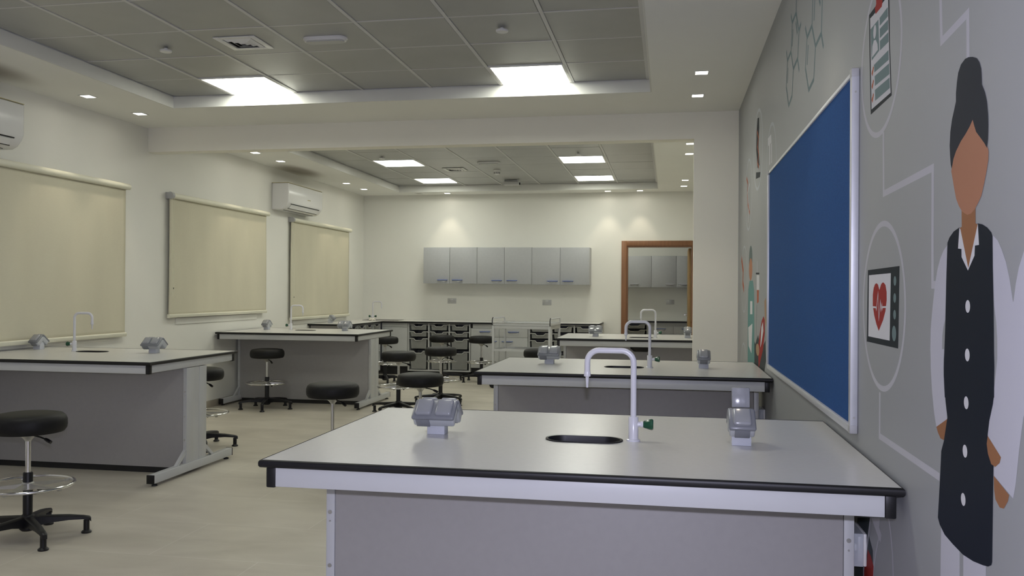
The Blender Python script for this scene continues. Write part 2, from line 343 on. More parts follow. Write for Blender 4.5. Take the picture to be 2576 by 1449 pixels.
def tile_field(z, cols, y_far, pitch, panels, tagname, runname, gw):
    t = MB(); r = MB(); xs = [z['x1']-0.012]+cols+[z['x0']+0.012]
    for a, c in zip(xs, xs[1:]):
        yy = y_far; first = z['y1']-0.012
        edges = [first]+[y_far-k*pitch for k in range(0, 30) if z['y0']+0.02 < y_far-k*pitch < first-0.05]+[z['y0']+0.012]
        for p, q in zip(edges, edges[1:]):
            if any(abs((a+c)/2-px) < 0.15 and abs((p+q)/2-py) < 0.15 for px, py in panels): continue
            dz = random.choice((0, 0, 0, 0.0015, 0.003)); tilt = random.uniform(-0.0015, 0.0015)
            t.box(c+0.015, a-0.015, q+gw, p-gw, ZT+dz+0.001, ZT+0.02, 'tile', 0.0025, seg=1)
            r.box(c+0.014, a-0.014, q-gw, q+gw, ZT+(0.0 if gw > 0.003 else 0.005), ZT+0.012, 'runner')
    for x in xs[1:-1]:
        r.box(x-0.0105, x+0.0145, z['y0']+0.012, z['y1']-0.012, ZT-0.003, ZT+0.012, 'runner')
        r.box(x-0.0145, x-0.0105, z['y0']+0.012, z['y1']-0.012, ZT+0.004, ZT+0.012, 'gap')
    r.box(z['x1']-0.045, z['x1']-0.012, z['y0']+0.012, z['y1']-0.012, ZT-0.003, ZT+0.004, 'runner')
    t.box(z['x0']+0.012, z['x1']-0.012, z['y0']+0.012, z['y1']-0.012, ZT+0.021, ZT+0.04, 'gap')
    struct(t, tagname); struct(r, runname)
P1 = [(-3.479, 6.72), (-1.079, 6.72), (-3.479, 3.72), (-1.079, 3.72)]
P2 = [(-3.575, 11.14), (-3.575, 13.0), (-1.11, 11.14), (-1.11, 13.0), (-3.575, 9.28), (-1.11, 9.28)]
tile_field(Z1, [-0.779-0.6*k for k in range(6)], 7.02, 0.6, P1, 'ceiling', 'trim_4', 0.0075)
tile_field(Z2, [-0.80-0.616*k for k in range(6)], 13.31, 0.62, P2, 'ceiling', 'trim_5', 0.002)

# ---------------------------------------------------------------- ceiling light panels
def panel():
    t = thing('ceiling_light', '', 'ceiling light', group='square panels in the ceiling grid')
    b = MB()
    for s in (-1, 1): b.box(s*0.285-0.012, s*0.285+0.012, -0.297, 0.297, -0.004, 0.012, 'white', 0.002); b.box(-0.273, 0.273, s*0.285-0.012, s*0.285+0.012, -0.004, 0.012, 'white', 0.002)
    b.build('frame', t)
    b = MB(); b.box(-0.273, 0.273, -0.273, 0.273, 0.000, 0.006, 'lamp'); b.build('diffuser', t); return t
lp = panel()
PL = ['lit square ceiling panel left of the vent, in the near ceiling field', 'lit square ceiling panel right in the near ceiling field, before the beam', None, None,
      'lit square panel in the far ceiling field, left pair, nearer one', 'lit square panel in the far ceiling field, left pair, farther one', 'lit square panel in the far ceiling field, right pair, nearer one', 'lit square panel in the far ceiling field, right pair, farther one', None, None]
for i, ((x, y), l) in enumerate(zip(P1+P2, PL)):
    l = l or 'lit square ceiling panel overhead or hidden behind the beam'
    if i == 0: lp.location = (x, y, ZT); lp['label'] = l
    else: dup(lp, (x, y, ZT), 0, l)

# ---------------------------------------------------------------- square downlights in the plaster margin
def downlight(lit=True):
    t = thing('downlight', '', 'downlight', group='small square downlights in the plaster margin')
    b = MB()
    for s in (-1, 1): b.box(s*0.05-0.006, s*0.05+0.006, -0.056, 0.056, -0.004, 0.0, 'white'); b.box(-0.044, 0.044, s*0.05-0.006, s*0.05+0.006, -0.004, 0.0, 'white')
    b.build('frame', t)
    b = MB(); b.box(-0.044, 0.044, -0.044, 0.044, -0.002, 0.0, 'spotlamp' if lit else 'spotoff'); b.build('diffuser', t)
    if lit:
        L = bpy.data.lights.new('downlight_beam', 'SPOT'); L.energy = SPOT_E; L.color = SPOT_C; L.spot_size = R(66); L.spot_blend = 0.55; L.shadow_soft_size = 0.03
        o = bpy.data.objects.new('downlight_beam', L); COL.objects.link(o); o.parent = t; o.location = (0, 0, -0.012)
    return t
dl = downlight()
DL = [(-4.79, 6.46, 'left margin over the first blind, nearer the camera'), (-4.79, 7.18, 'left margin over the first blind, nearer the beam'), (-4.79, 9.43, 'left margin just behind the beam'), (-4.79, 10.10, 'left margin before the air conditioner over the second blind'),
      (-4.79, 12.34, 'left margin over the third blind, nearer one'), (-4.79, 13.10, 'left margin nearest the far corner'), (-3.61, 13.83, 'far margin above the left wall cabinets'), (-0.97, 13.83, 'far margin, left of the two by the door'), (-0.46, 13.83, 'far margin, right of the two by the door'),
      (0.215, 13.32, 'right margin, farthest from the camera'), (0.222, 12.61, 'right margin, second farthest'), (0.224, 10.21, 'right margin behind the beam, farther of two'), (0.221, 9.51, 'right margin just behind the beam'), (0.222, 7.19, 'right margin nearer the beam, by the mural'), (0.226, 6.44, 'right margin nearest the camera, by the mural')]
for i, (x, y, l) in enumerate(DL):
    l = 'small lit square downlight, '+l
    if i == 0: dl.location = (x, y, ZC); dl['label'] = l
    else: dup(dl, (x, y, ZC), 0, l)
for x, y in ((-4.79, 3.4), (0.222, 3.4)): dup(dl, (x, y, ZC), 0, 'small lit square downlight overhead, out of the picture')
du = downlight(False); du.location = (-4.09, 13.80, ZC); du['label'] = 'unlit square downlight in the far margin near the left corner'

# ---------------------------------------------------------------- things on the ceiling tiles
def vent():
    t = thing('ceiling_vent', '', 'vent', group='square air vents in the ceiling grid')
    b = MB(); w = 0.148
    for s in (-1, 1): b.box(s*0.13-0.022, s*0.13+0.022, -0.152, 0.152, -0.007, 0.0, 'white', 0.003); b.box(-0.108, 0.108, s*0.13-0.022, s*0.13+0.022, -0.007, 0.0, 'white', 0.003)
    b.build('frame', t)
    b = MB(); b.box(-0.108, 0.108, -0.108, 0.108, -0.001, 0.0005, 'matblack'); b.build('duct_opening', t)
    b = MB()
    for h, w_ in ((0.100, 0.016), (0.068, 0.016), (0.036, 0.016)):
        for k in range(4):
            q = Matrix.Rotation(k*pi/2, 4, 'Z')
            vs = [(-h, -h, -0.004), (h, -h, -0.004), (h-0.02, -h+0.02, -0.015), (-h+0.02, -h+0.02, -0.015)]
            vs2 = [(x, y, z+0.002) for x, y, z in vs]
            A = [b.bm.verts.new(q @ Vector(v)) for v in vs]; B = [b.bm.verts.new(q @ Vector(v)) for v in vs2]
            fs = [b.bm.faces.new(A), b.bm.faces.new(B[::-1])]+[b.bm.faces.new((A[i], A[(i+1) % 4], B[(i+1) % 4], B[i])) for i in range(4)]
            b._fin(fs, 'white')
    b.build('louvre', t)
    return t
v = vent(); v.location = (-2.90, 5.53, ZT); v['label'] = 'white square louvred vent in the near ceiling field'
dup(v, (-2.97, 11.80, ZT), 0, 'white square louvred vent in the far ceiling field')
def bulkhead():
    t = thing('bulkhead_light', '', 'emergency light', group='unlit oval bulkhead lights on the ceiling')
    b = MB()
    def ov(a, c, n=32):
        return [((a-c)*(1 if cos(2*pi*k/n) > 0 else -1)+c*cos(2*pi*k/n), c*sin(2*pi*k/n)) for k in range(n)]
    b.prism(ov(0.155, 0.058), 'z', -0.010, 0.0, 'white'); b.prism(ov(0.147, 0.050), 'z', -0.022, -0.010, 'white'); b.build('base_ring', t)
    b = MB(); b.prism(ov(0.134, 0.038), 'z', -0.030, -0.022, 'trayrim'); b.build('lens', t); return t
v = bulkhead(); v.location = (-2.30, 5.52, ZT); v['label'] = 'oval unlit bulkhead light beside the vent in the near ceiling'
dup(v, (-2.364, 11.20, ZT), 0, 'oval unlit bulkhead light in the far ceiling field')
def disc():
    b = MB(); b.lathe([(0.012, 0), (0.012, -0.014), (0.040, -0.015), (0.0405, -0.024), (0.037, -0.028), (0.01, -0.0285)], 'white', 28); return b.build('ceiling_disc')
DC = [(-3.517, 5.57, 'white disc cover on the near ceiling, left, beside the first light panel'), (-1.073, 5.48, 'white disc cover on the near ceiling, right, before the second light panel'), (-3.63, 10.58, 'small white disc cover on the far ceiling, left'), (-1.108, 10.61, 'small white disc cover on the far ceiling, right')]
v = disc(); tag(v, '', 'sprinkler cover', 'white disc covers on the ceiling')
for i, (x, y, l) in enumerate(DC):
    c = v if i == 0 else v.copy()
    if i: COL.objects.link(c)
    c.location = (x, y, ZT); c['label'] = l
t = thing('smoke_detector', 'white smoke detector hanging from the far ceiling field', 'smoke detector', (-2.402, 11.95, ZT))
b = MB(); b.lathe([(0.052, 0), (0.052, -0.014), (0.048, -0.02), (0.02, -0.02)], 'white', 28); b.build('base', t)
b = MB(); b.lathe([(0.040, -0.02), (0.043, -0.045), (0.034, -0.062), (0.02, -0.066)], 'white', 28)
for k in range(10):
    a = 2*pi*k/10; b.box(-0.004, 0.004, 0.036, 0.044, -0.052, -0.030, 'gap', rot=Matrix.Rotation(a, 4, 'Z'))
b.build('sensor_head', t)
t = thing('emergency_speaker', 'grey box unit fixed to the far ceiling, behind the smoke detector', 'speaker', (-2.402, 13.10, ZT))
b = MB(); b.box(-0.10, 0.10, -0.05, 0.05, -0.02, 0.0, 'acgrey', 0.004); b.build('mounting_plate', t)
b = MB(); b.box(-0.12, 0.12, -0.075, 0.075, -0.075, -0.02, 'acgrey', 0.015); b.build('housing', t)
b = MB(); b.cyl((0.1195, 0.02, -0.05), (0.135, 0.02, -0.05), 0.018, 'black'); b.build('lens', t)

# ---------------------------------------------------------------- air conditioners
def aircon():
    t = thing('air_conditioner', '', 'air conditioner', group='wall split air conditioners')
    D, L = 0.24, 1.12   # profile in (x, z), extruded along y; origin at the wall, near end, bottom
    prof = [(0.0, 0.0), (0.14, 0.0), (0.185, 0.022), (0.222, 0.07), (0.238, 0.105), (0.24, 0.335), (0.232, 0.347), (0.0, 0.347)]
    b = MB(); b.prism(prof, 'y', 0, L, 'acwhite'); o = b.build('body', t)
    m = o.modifiers.new('bevel', 'BEVEL'); m.width = 0.012; m.segments = 3; m.limit_method = 'ANGLE'; m.angle_limit = R(50)
    b = MB(); b.prism([(0.0, 0.347), (0.236, 0.347), (0.236, 0.352), (0.0, 0.352)], 'y', 0.0, L, 'yellowed'); b.build('top_grille', t)
    b = MB()
    b.prism([(0.190, 0.024), (0.2225, 0.068), (0.2265, 0.066), (0.194, 0.020)], 'y', 0.11, L-0.11, 'acwhite'); b.build('air_flap', t)
    b = MB()
    for (x0, z0, x1, z1) in ((0.186, 0.0215, 0.1815, 0.0185), (0.2275, 0.080, 0.2245, 0.0735), (0.120, -0.002, 0.127, -0.002)):
        b.prism([(x0, z0+0.001), (x1, z1+0.001), (x1+0.002, z1-0.003), (x0+0.002, z0-0.003)], 'y', 0.09, L-0.09, 'matblack')
    b.build('outlet_slot', t)
    b = MB(); b.prism([(0.2405, 0.0), (0.2415, 0.0), (0.2415, 0.016), (0.2405, 0.016)], 'y', 0.0, 0.001, 'yellowed')
    # small yellow badge: a row of letter-like strokes
    for k in range(8):
        y0 = 0.60+k*0.013; b.box(0.2399, 0.2412, y0, y0+0.009, 0.172, 0.182, 'yellowed')
    b.build('badge', t)
    return t
ac = aircon(); ac.location = (XL, 10.58, 2.40); ac['label'] = 'white wall air conditioner above and between the second and third blinds'
dup(ac, (XL, 4.755, 2.415), 0, 'white wall air conditioner cut off by the left picture edge')

# ---------------------------------------------------------------- roller blinds
def blind(y0, y1, z0, zt, label, seed):
    t = thing('roller_blind', label, 'roller blind', (XL, y0, 0), 0, 'cream roller blinds pulled down over the windows')
    L = y1-y0; random.seed(seed)
    b = MB(); b.cyl((0.058, 0.03, zt-0.028), (0.058, L+0.015, zt-0.028), 0.029, 'blindtube', 24); b.build('roller', t)
    b = MB(); b.cyl((0.058, -0.005, zt-0.028), (0.058, 0.035, zt-0.028), 0.036, 'capgrey', 24); b.box(0.0, 0.062, 0.002, 0.03, zt-0.062, zt+0.006, 'capgrey', 0.004); b.build('end_bracket', t)
    b = MB(); b.box(0.0, 0.06, L-0.004, L+0.012, zt-0.056, zt-0.002, 'blindtube', 0.003); b.build('end_bracket', t)
    b = MB(); nx, nz = 56, 30; g = []
    for i in range(nx+1):
        col = []
        for j in range(nz+1):
            u, w = i/nx, j/nz
            d = 0.004*sin(u*17+w*2.1+seed)+0.003*sin(u*31-w*3+seed*2)+0.006*(w*(1-w))*sin(u*9+seed)
            d += 0.008*math.exp(-((u-0.55-0.25*(1-w))**2)/0.006)*max(0, w-0.45)*1.2
            col.append(b.bm.verts.new((0.040+d*min(1, 4*w), 0.012+u*(L-0.02), zt-0.03-w*(zt-0.03-z0-0.02))))
        g.append(col)
    fs = [b.bm.faces.new((g[i][j], g[i+1][j], g[i+1][j+1], g[i][j+1])) for i in range(nx) for j in range(nz)]
    b._fin(fs, 'blind', True); o = b.build('fabric', t)
    m = o.modifiers.new('thickness', 'SOLIDIFY'); m.thickness = 0.0012
    b = MB(); b.prism([(0.028, z0), (0.052, z0), (0.058, z0+0.010), (0.058, z0+0.030), (0.050, z0+0.038), (0.030, z0+0.038)], 'y', 0.004, L-0.002, 'blindtube'); b.build('bottom_rail', t)
    b = MB(); pts = [(0.074, 0.010, zt-0.03)]+[(0.074, 0.010, zt-0.03-k*0.1) for k in range(1, int((zt-z0-0.2)/0.1))]
    zl = pts[-1][2]; pts += [(0.074, 0.014, zl-0.03), (0.074, 0.03, zl-0.045), (0.074, 0.046, zl-0.03)]+[(0.074, 0.05, zl+k*0.1) for k in range(0, int((zt-z0-0.25)/0.1))]+[(0.074, 0.05, zt-0.03)]
    b.tube(pts, 0.0016, 'blindtube', 6); b.cyl((0.074, 0.046, zl+0.03), (0.074, 0.046, zl+0.045), 0.004, 'gap', 8); b.build('pull_chain', t)
    return t
blind(4.90, 7.44, 0.892, 2.345, 'cream roller blind at the left picture edge, nearest of the three', 1)
blind(8.15, 10.36, 1.045, 2.345, 'cream roller blind in the middle of the left wall', 2)
blind(11.08, 13.28, 0.925, 2.335, 'cream roller blind nearest the far corner, below the air conditioner', 3)

# ---------------------------------------------------------------- blue notice board on the right wall
t = thing('notice_board', 'large blue felt notice board in an aluminium frame on the mural wall', 'notice board', (XR, 2.93, 0.90))
b = MB(); b.box(-0.014, -0.002, 0.02, 2.40, 0.02, 1.160, 'felt'); b.build('felt_panel', t)
b = MB()
b.box(-0.024, -0.0005, -0.002, 0.026, 0, 1.175, 'alu', 0.002); b.box(-0.024, -0.0005, 2.396, 2.424, 0, 1.175, 'alu', 0.002)
b.box(-0.024, -0.0005, 0.026, 2.396, 0, 0.026, 'alu', 0.002); b.box(-0.020, -0.0005, 0.026, 2.396, 1.157, 1.172, 'alu', 0.002)
b.build('frame', t)
for (y, z) in ((-0.004, -0.002), (-0.004, 1.149), (2.396, -0.002), (2.396, 1.149)):
    b = MB(); b.box(-0.0255, -0.0004, y, y+0.03, z, z+0.028, 'capgrey', 0.004); b.build('corner_cap', t)
for z in (0.05, 1.10):
    b = MB(); b.cyl((-0.012, -0.002, z), (-0.012, -0.0035, z), 0.0035, 'zinc', 10); b.build('screw', t)

# ---------------------------------------------------------------- printed mural on the right wall
MURAL = {"figure_in_dark_dress":[["p","coat",1,[1760,1462,1736,1451,1716,1433,1696,1410,1679,1380,1661,1335,1659,1169,1749,1158,1734,1228,1734,1259,1741,1299,1752,1330,1759,1402]],
["p","coat",1,[1735,1231,1747,1184,1763,1138,1782,1097,1781,1081,1714,1053,1720,1041,1749,1027,1749,1012,1657,991,1646,1019,1632,1080,1618,1128,1612,1146,1615,1370,1736,1287]],
["p","coat",2,[2028,1459,2057,1447,2081,1429,2101,1405,2119,1368,2136,1317,2149,1269,2151,1221,2144,1174,2133,1127,2023,1125,2051,1143,2061,1196,2063,1227,2062,1257,2054,1279,2042,1295,2036,1379]],
["p","coat",2,[2147,1223,2147,1180,2135,1123,2118,1076,2102,1049,2025,1078,2029,1092,2046,1141,2053,1188,2048,1229]],
["p","skin_dark",2,[2102,1049,2025,1078,2022,1060,2028,1044,2048,1028,2071,1028,2090,1038]],
["p","coat",2,[2062,853,2065,778,2066,703,1787,796,1788,860,1939,867]],
["p","wallgrey",3,[1939,850,1916,856,1915,754,1938,746]],
["p","navy",4,[2043,1241,2049,1207,2050,1170,2037,1116,2023,1082,2047,1026,2065,1001,2072,944,2081,886,2087,847,2074,835,2038,822,1982,817,1918,814,1858,819,1803,828,1776,834,1759,842,1755,849,1754,901,1751,1027,1749,1034,1779,1053,1781,1084,1773,1111,1755,1145,1751,1158,1749,1215,1752,1258]],
["p","navy",4,[1950,1491,1987,1485,2015,1474,2029,1463,2031,1439,2036,1379,2040,1295,2046,1228,2049,1167,2042,1123,1749,1158,1751,1247,1754,1324,1759,1402,1762,1461,1767,1468,1789,1479,1815,1487,1841,1491,1897,1462]],
["p","skin_dark",5,[1781,1081,1714,1053,1720,1042,1741,1030,1762,1031,1779,1047,1786,1065]],
["p","skin_dark",5,[1749,1012,1675,993,1680,981,1699,963,1719,960,1740,970,1747,987]],
["p","white",5,[1950,1490,1958,1447,1936,1445,1935,1428,1896,1399,1858,1428,1856,1448,1833,1448,1840,1490,1897,1462]],
["p","skin_dark",6,[1937,1533,1935,1491,1945,1490,1894,1404,1841,1489,1853,1492,1854,1525]],
["p","skin",7,[1872,1705,1901,1700,1960,1682,1995,1644,2004,1616,1994,1597,1985,1578,1971,1553,1953,1536,1931,1522,1901,1513,1877,1514,1857,1521,1842,1529,1821,1543,1805,1567,1791,1592,1784,1609,1783,1625,1792,1637,1829,1673]],
["p","hair",8,[1874,1829,1850,1820,1835,1808,1825,1793,1822,1773,1821,1761,1804,1742,1793,1721,1787,1696,1785,1672,1787,1647,1792,1632,1805,1643,1829,1659,1852,1674,1864,1690,1872,1702,1888,1692,1913,1681,1942,1671,1973,1655,1990,1641,2001,1621,2008,1631,2013,1653,2016,1674,2012,1703,2001,1728,1987,1746,1976,1761,1976,1779,1970,1801,1962,1819,1945,1832,1919,1837,1898,1835]],
["e","white",6,[1896,1326,14,13]],
["e","white",6,[1897,1227,14,13]],
["e","white",6,[1902,1129,14,13]],
["e","white",6,[1908,1029,14,13]],
["e","white",6,[1917,928,14,13]]],"edge_of_white_coat":[["p","coat",1,[1616,1425,1637,1398,1650,1370,1661,1335,1659,1169,1607,1140,1558,1192,1517,1307,1518,1439]]],"heart_monitor_picture":[["r","line",2,[2613,1315,251,243],0.016],
["p","dark",3,[2796,1422,2427,1424,2437,1205,2806,1203]],
["p","white",4,[2781,1406,2518,1407,2527,1221,2786,1220]],
["p","red",5,[2653,1242,2684,1262,2710,1286,2729,1314,2729,1347,2719,1367,2702,1378,2685,1381,2665,1377,2648,1361,2628,1377,2612,1382,2598,1382,2577,1375,2563,1355,2562,1332,2576,1301,2602,1275]],
["l","white",6,[2728,1310,2689,1310,2683,1303,2664,1352,2652,1276,2634,1328,2627,1303,2617,1320,2612,1306,2608,1312,2567,1313],0.005],
["e","teal2",5,[2474,1385,14,13]],
["e","teal2",5,[2475,1339,14,13]],
["e","teal2",5,[2475,1294,14,13]],
["e","teal2",5,[2480,1243,22,21]]],"connecting_line":[["l","line",1,[2636,1066,2637,940,2076,940],0.018]],"connecting_zigzag_line":[["l","line",1,[2611,1811,2604,1635,2140,1643,2139,1571,2139,1476,2137,1372,2090,1371],0.018]],"upper_zigzag_line":[["l","line",1,[2090,2047,2079,1919,1906,1927,1903,1834],0.018]],"clipboard_picture":[["r","line",2,[2658,2038,246,231],0.016],
["p","dark",3,[2799,2205,2720,2205,2552,2200,2543,2052,2519,1896,2769,1893,2790,2081]],
["p","paper",4,[2784,2190,2741,2187,2566,2186,2552,2055,2531,1906,2759,1907]],
["p","red",5,[2711,2247,2627,2230,2629,2191,2637,2179,2714,2181,2722,2201,2706,2209]],
["p","teal2",5,[2779,2155,2676,2154,2666,2059,2761,2055]],
["e","paper",6,[2722,2131,18,20]],
["p","paper",6,[2755,2063,2751,2095,2733,2108,2707,2103,2686,2085,2681,2066]],
["p","teal2",5,[2663,2154,2568,2155,2565,2128,2661,2130]],
["p","teal2",5,[2660,2121,2563,2118,2561,2090,2658,2093]],
["p","teal2",5,[2658,2085,2559,2082,2555,2054,2656,2057]],
["p","teal2",5,[2730,2034,2556,2031,2553,2003,2724,2010]],
["p","teal2",5,[2720,1998,2548,1992,2544,1961,2716,1968]],
["p","teal2",5,[2716,1956,2543,1951,2539,1921,2712,1923]],
["l","orange",5,[2756,2020,2749,2013,2735,2030],0.012],
["l","orange",5,[2755,1980,2748,1973,2734,1990],0.012],
["l","orange",5,[2754,1939,2747,1932,2733,1949],0.012]],"molecule_drawings":[["l","teal3",1,[3628,2546,3646,2400,3789,2387,3887,2503,4013,2488,4070,2553],0.02],
["l","teal3",1,[3861,2625,3881,2501],0.02],
["l","teal3",1,[3652,2402,3597,2328],0.02],
["l","teal3",1,[3788,2386,3829,2257,3961,2242,4059,2363,4017,2487],0.02],
["l","teal3",1,[3983,2447,4008,2365],0.02],
["l","teal3",1,[3807,2607,3830,2507],0.02],
["l","teal3",1,[3706,2560,3672,2523],0.02],
["l","teal3",1,[4353,2784,4363,2709,4495,2702,4539,2757],0.02],
["l","teal3",1,[4363,2709,4266,2594,4199,2610],0.02],
["l","teal3",1,[4369,2666,4313,2592],0.02],
["l","teal3",1,[4495,2701,4531,2568,4665,2557,4706,2619],0.02],
["l","teal3",1,[4266,2592,4298,2472,4445,2458,4531,2564],0.02],
["l","teal3",1,[4303,2471,4248,2397],0.02],
["l","teal3",1,[4665,2555,4707,2431,4605,2311,4488,2334,4445,2457],0.02],
["l","teal3",1,[4466,2660,4490,2582],0.02],
["l","teal3",1,[4637,2512,4663,2439],0.02]],"small_round_pictures":[["r","pale",1,[6159,2335,312,280],0.022],
["r","pale",1,[5366,2113,255,257],0.02],
["r","pale",1,[6850,2101,269,278],0.02],
["r","pale",1,[7214,1457,273,273],0.018],
["r","pale",1,[7215,669,290,277],0.018],
["p","dark",2,[6201,2561,6099,2547,6083,2474,6126,2354,6056,2216,6180,2208,6280,2353,6261,2481]],
["l","orange",3,[6208,2472,6129,2412,6189,2365,6110,2300,6170,2245,6092,2202],0.025],
["p","dark",2,[6284,2196,5992,2159,6014,2128,6294,2151]],
["l","orange",2,[7043,2255,6925,2196,6953,2127,6915,2036,6752,1949],0.03],
["l","white",2,[6782,2179,6936,2125,6817,1997,6889,1889],0.02],
["l","orange",2,[7480,1637,7306,1523,7336,1431,7224,1370],0.06],
["p","white",2,[5556,2306,5377,2303,5355,2249,5533,2256]],
["l","white",2,[5453,2254,5446,2128],0.06],
["l","white",2,[5355,2243,5349,2125],0.04]],"figure_in_green_scrubs":[["e","hairg",2,[6657,1599,135,101]],
["e","skin",3,[6653,1522,134,84]],
["p","teal",2,[6735,1439,6471,1436,6383,1368,6324,839,6306,524,6828,454,6869,1081,6840,1369]],
["p","white",3,[6680,1285,6504,1287,6498,1192,6674,1187]],
["p","white",3,[6821,1083,6494,1124,6553,902,6781,943]]],"syringe_picture":[["l","line",1,[6182,1568,6164,1477],0.03],
["l","dark",2,[6255,1483,6027,1478],0.012],
["p","white",1,[6202,1471,6026,1468,6021,1367,6196,1368]],
["p","orange",2,[6183,1368,6045,1367,6053,1285,6165,1275]],
["l","hairg",1,[6178,1264,6201,1005],0.015]],"microscope_picture":[["p","dark2",1,[6528,972,6390,1018,6279,987,6077,1063,5902,960,5627,1050,5589,924,5650,872,5776,764,6539,684]],
["p","red",2,[6073,987,5968,1081,5855,1165,5744,1199,5677,1177,5662,1095,5766,982,5922,897,6039,831]],
["p","white",3,[5876,1122,5775,1162,5750,1103,5870,1012,5939,983]],
["e","skinl",3,[6111,959,113,41]],
["p","skinl",1,[5705,1295,5609,1320,5589,1133,5665,1166]]],"bandage_picture":[["p","dark2",1,[2923,631,2744,678,2767,620,2712,588,2709,493,2981,403,2957,561]],
["l","line",2,[2744,676,2773,613,2793,564,2833,495,2832,452],0.012],
["p","line",2,[2732,679,2629,706,2636,677,2607,664,2619,638,2630,642,2641,637,2650,648,2690,663]],
["l","line",2,[2646,637,2674,593,2699,544,2709,493],0.01],
["l","line",2,[2528,733,2502,693,2484,646,2475,590,2475,571],0.012],
["p","red",3,[2778,573,2735,564,2701,545,2709,493,2829,453,2821,513,2792,522]]]}
mu = thing('wall_mural', 'printed mural of flat medical pictures and a woman in dark dress on grey wall', 'mural', (XR, 0, 0))
def mural():
    for name, items in MURAL.items():
        b = MB(); cnt = 0; items = sorted(items, key=lambda q: q[2])
        for it in items:
            kind, col, lay, c = it[:4]; pts = [(c[i]/1000, c[i+1]/1000) for i in range(0, len(c), 2)]
            cnt += 1; x = -0.0002-0.00003*cnt; m = 'ink_'+col
            def face(ps):
                vs = [b.bm.verts.new((x, p[0], p[1])) for p in ps]; f = b.bm.faces.new(vs); b._fin([f], m)
            if kind == 'p':
                vs = [b.bm.verts.new((x, p[0], p[1])) for p in pts]
                b._fin([b.bm.faces.new([vs[i] for i in tri]) for tri in tessellate_polygon([[Vector((p[0], p[1], 0)) for p in pts]])], m)
            elif kind == 'e':
                (cy, cz), (ry, rz) = pts; face([(cy+ry*cos(2*pi*k/32), cz+rz*sin(2*pi*k/32)) for k in range(32)])
            elif kind == 'r':
                (cy, cz), (ry, rz) = pts; w = it[4]; n = 72; A = []; B = []
                for k in range(n):
                    a = 2*pi*k/n; A.append(b.bm.verts.new((x, cy+ry*cos(a), cz+rz*sin(a)))); B.append(b.bm.verts.new((x, cy+(ry-w)*cos(a), cz+(rz-w)*sin(a))))
                b._fin([b.bm.faces.new((A[k], A[(k+1) % n], B[(k+1) % n], B[k])) for k in range(n)], m)
            else:
                w = it[4]/2; P = [Vector(p) for p in pts]; Ls = []; Rs = []
                for i, p in enumerate(P):
                    d0 = (P[i]-P[i-1]).normalized() if i else (P[1]-P[0]).normalized(); d1 = (P[i+1]-P[i]).normalized() if i < len(P)-1 else d0
                    n0 = Vector((-d0.y, d0.x)); n1 = Vector((-d1.y, d1.x)); mm = n0+n1
                    mm = n1 if mm.length < 1e-4 else mm.normalized(); k = w/max(0.35, mm.dot(n1))
                    Ls.append(p+mm*k); Rs.append(p-mm*k)
                A = [b.bm.verts.new((x, q.x, q.y)) for q in Ls]; B = [b.bm.verts.new((x, q.x, q.y)) for q in Rs]
                b._fin([b.bm.faces.new((A[i], A[i+1], B[i+1], B[i])) for i in range(len(A)-1)], m)
        # make every face look into the room (-x)
        me = bpy.data.meshes.new(name)
        for f in b.bm.faces:
            f.normal_update()
            if f.normal.x > 0: f.normal_flip()
        b.bm.to_mesh(me); b.bm.free()
        for k in b.mats: me.materials.append(M[k])
        o = bpy.data.objects.new(name, me); COL.objects.link(o); o.parent = mu
mural()

# ---------------------------------------------------------------- laboratory benches
BH = 0.853
def hole_slab(b, W, D, hx, hy, a, r, z0, z1, m_top, inset=0.0):
    """slab W x D with a rounded-end sink hole centred at hx,hy (half length a, half width r)"""
    bm = bmesh.new()
    out = [(0+inset, 0+inset), (W-inset, inset), (W-inset, D-inset), (inset, D-inset)]
    n = 12; q = []
    for k in range(n+1): t_ = -pi/2+pi*k/n; q.append((hx+(a-r)+r*cos(t_), hy+r*sin(t_)))
    for k in range(n+1): t_ = pi/2+pi*k/n; q.append((hx-(a-r)+r*cos(t_), hy+r*sin(t_)))
    def ring(ps, z): return [bm.verts.new((x, y, z)) for x, y in ps]
    for z in (z0, z1):
        O = ring(out, z); I = ring(q, z)
        es = [bm.edges.new((O[k], O[(k+1) % 4])) for k in range(4)]+[bm.edges.new((I[k], I[(k+1) % len(I)])) for k in range(len(I))]
        bmesh.ops.triangle_fill(bm, use_beauty=True, edges=es)
        if z == z0: O0, I0 = O, I
    for k in range(4): bm.faces.new((O0[k], O0[(k+1) % 4], O[(k+1) % 4], O[k]))
    for k in range(len(I)): bm.faces.new((I0[k], I0[(k+1) % len(I)], I[(k+1) % len(I)], I[k]))
    b.merge(bm, m_top); return q
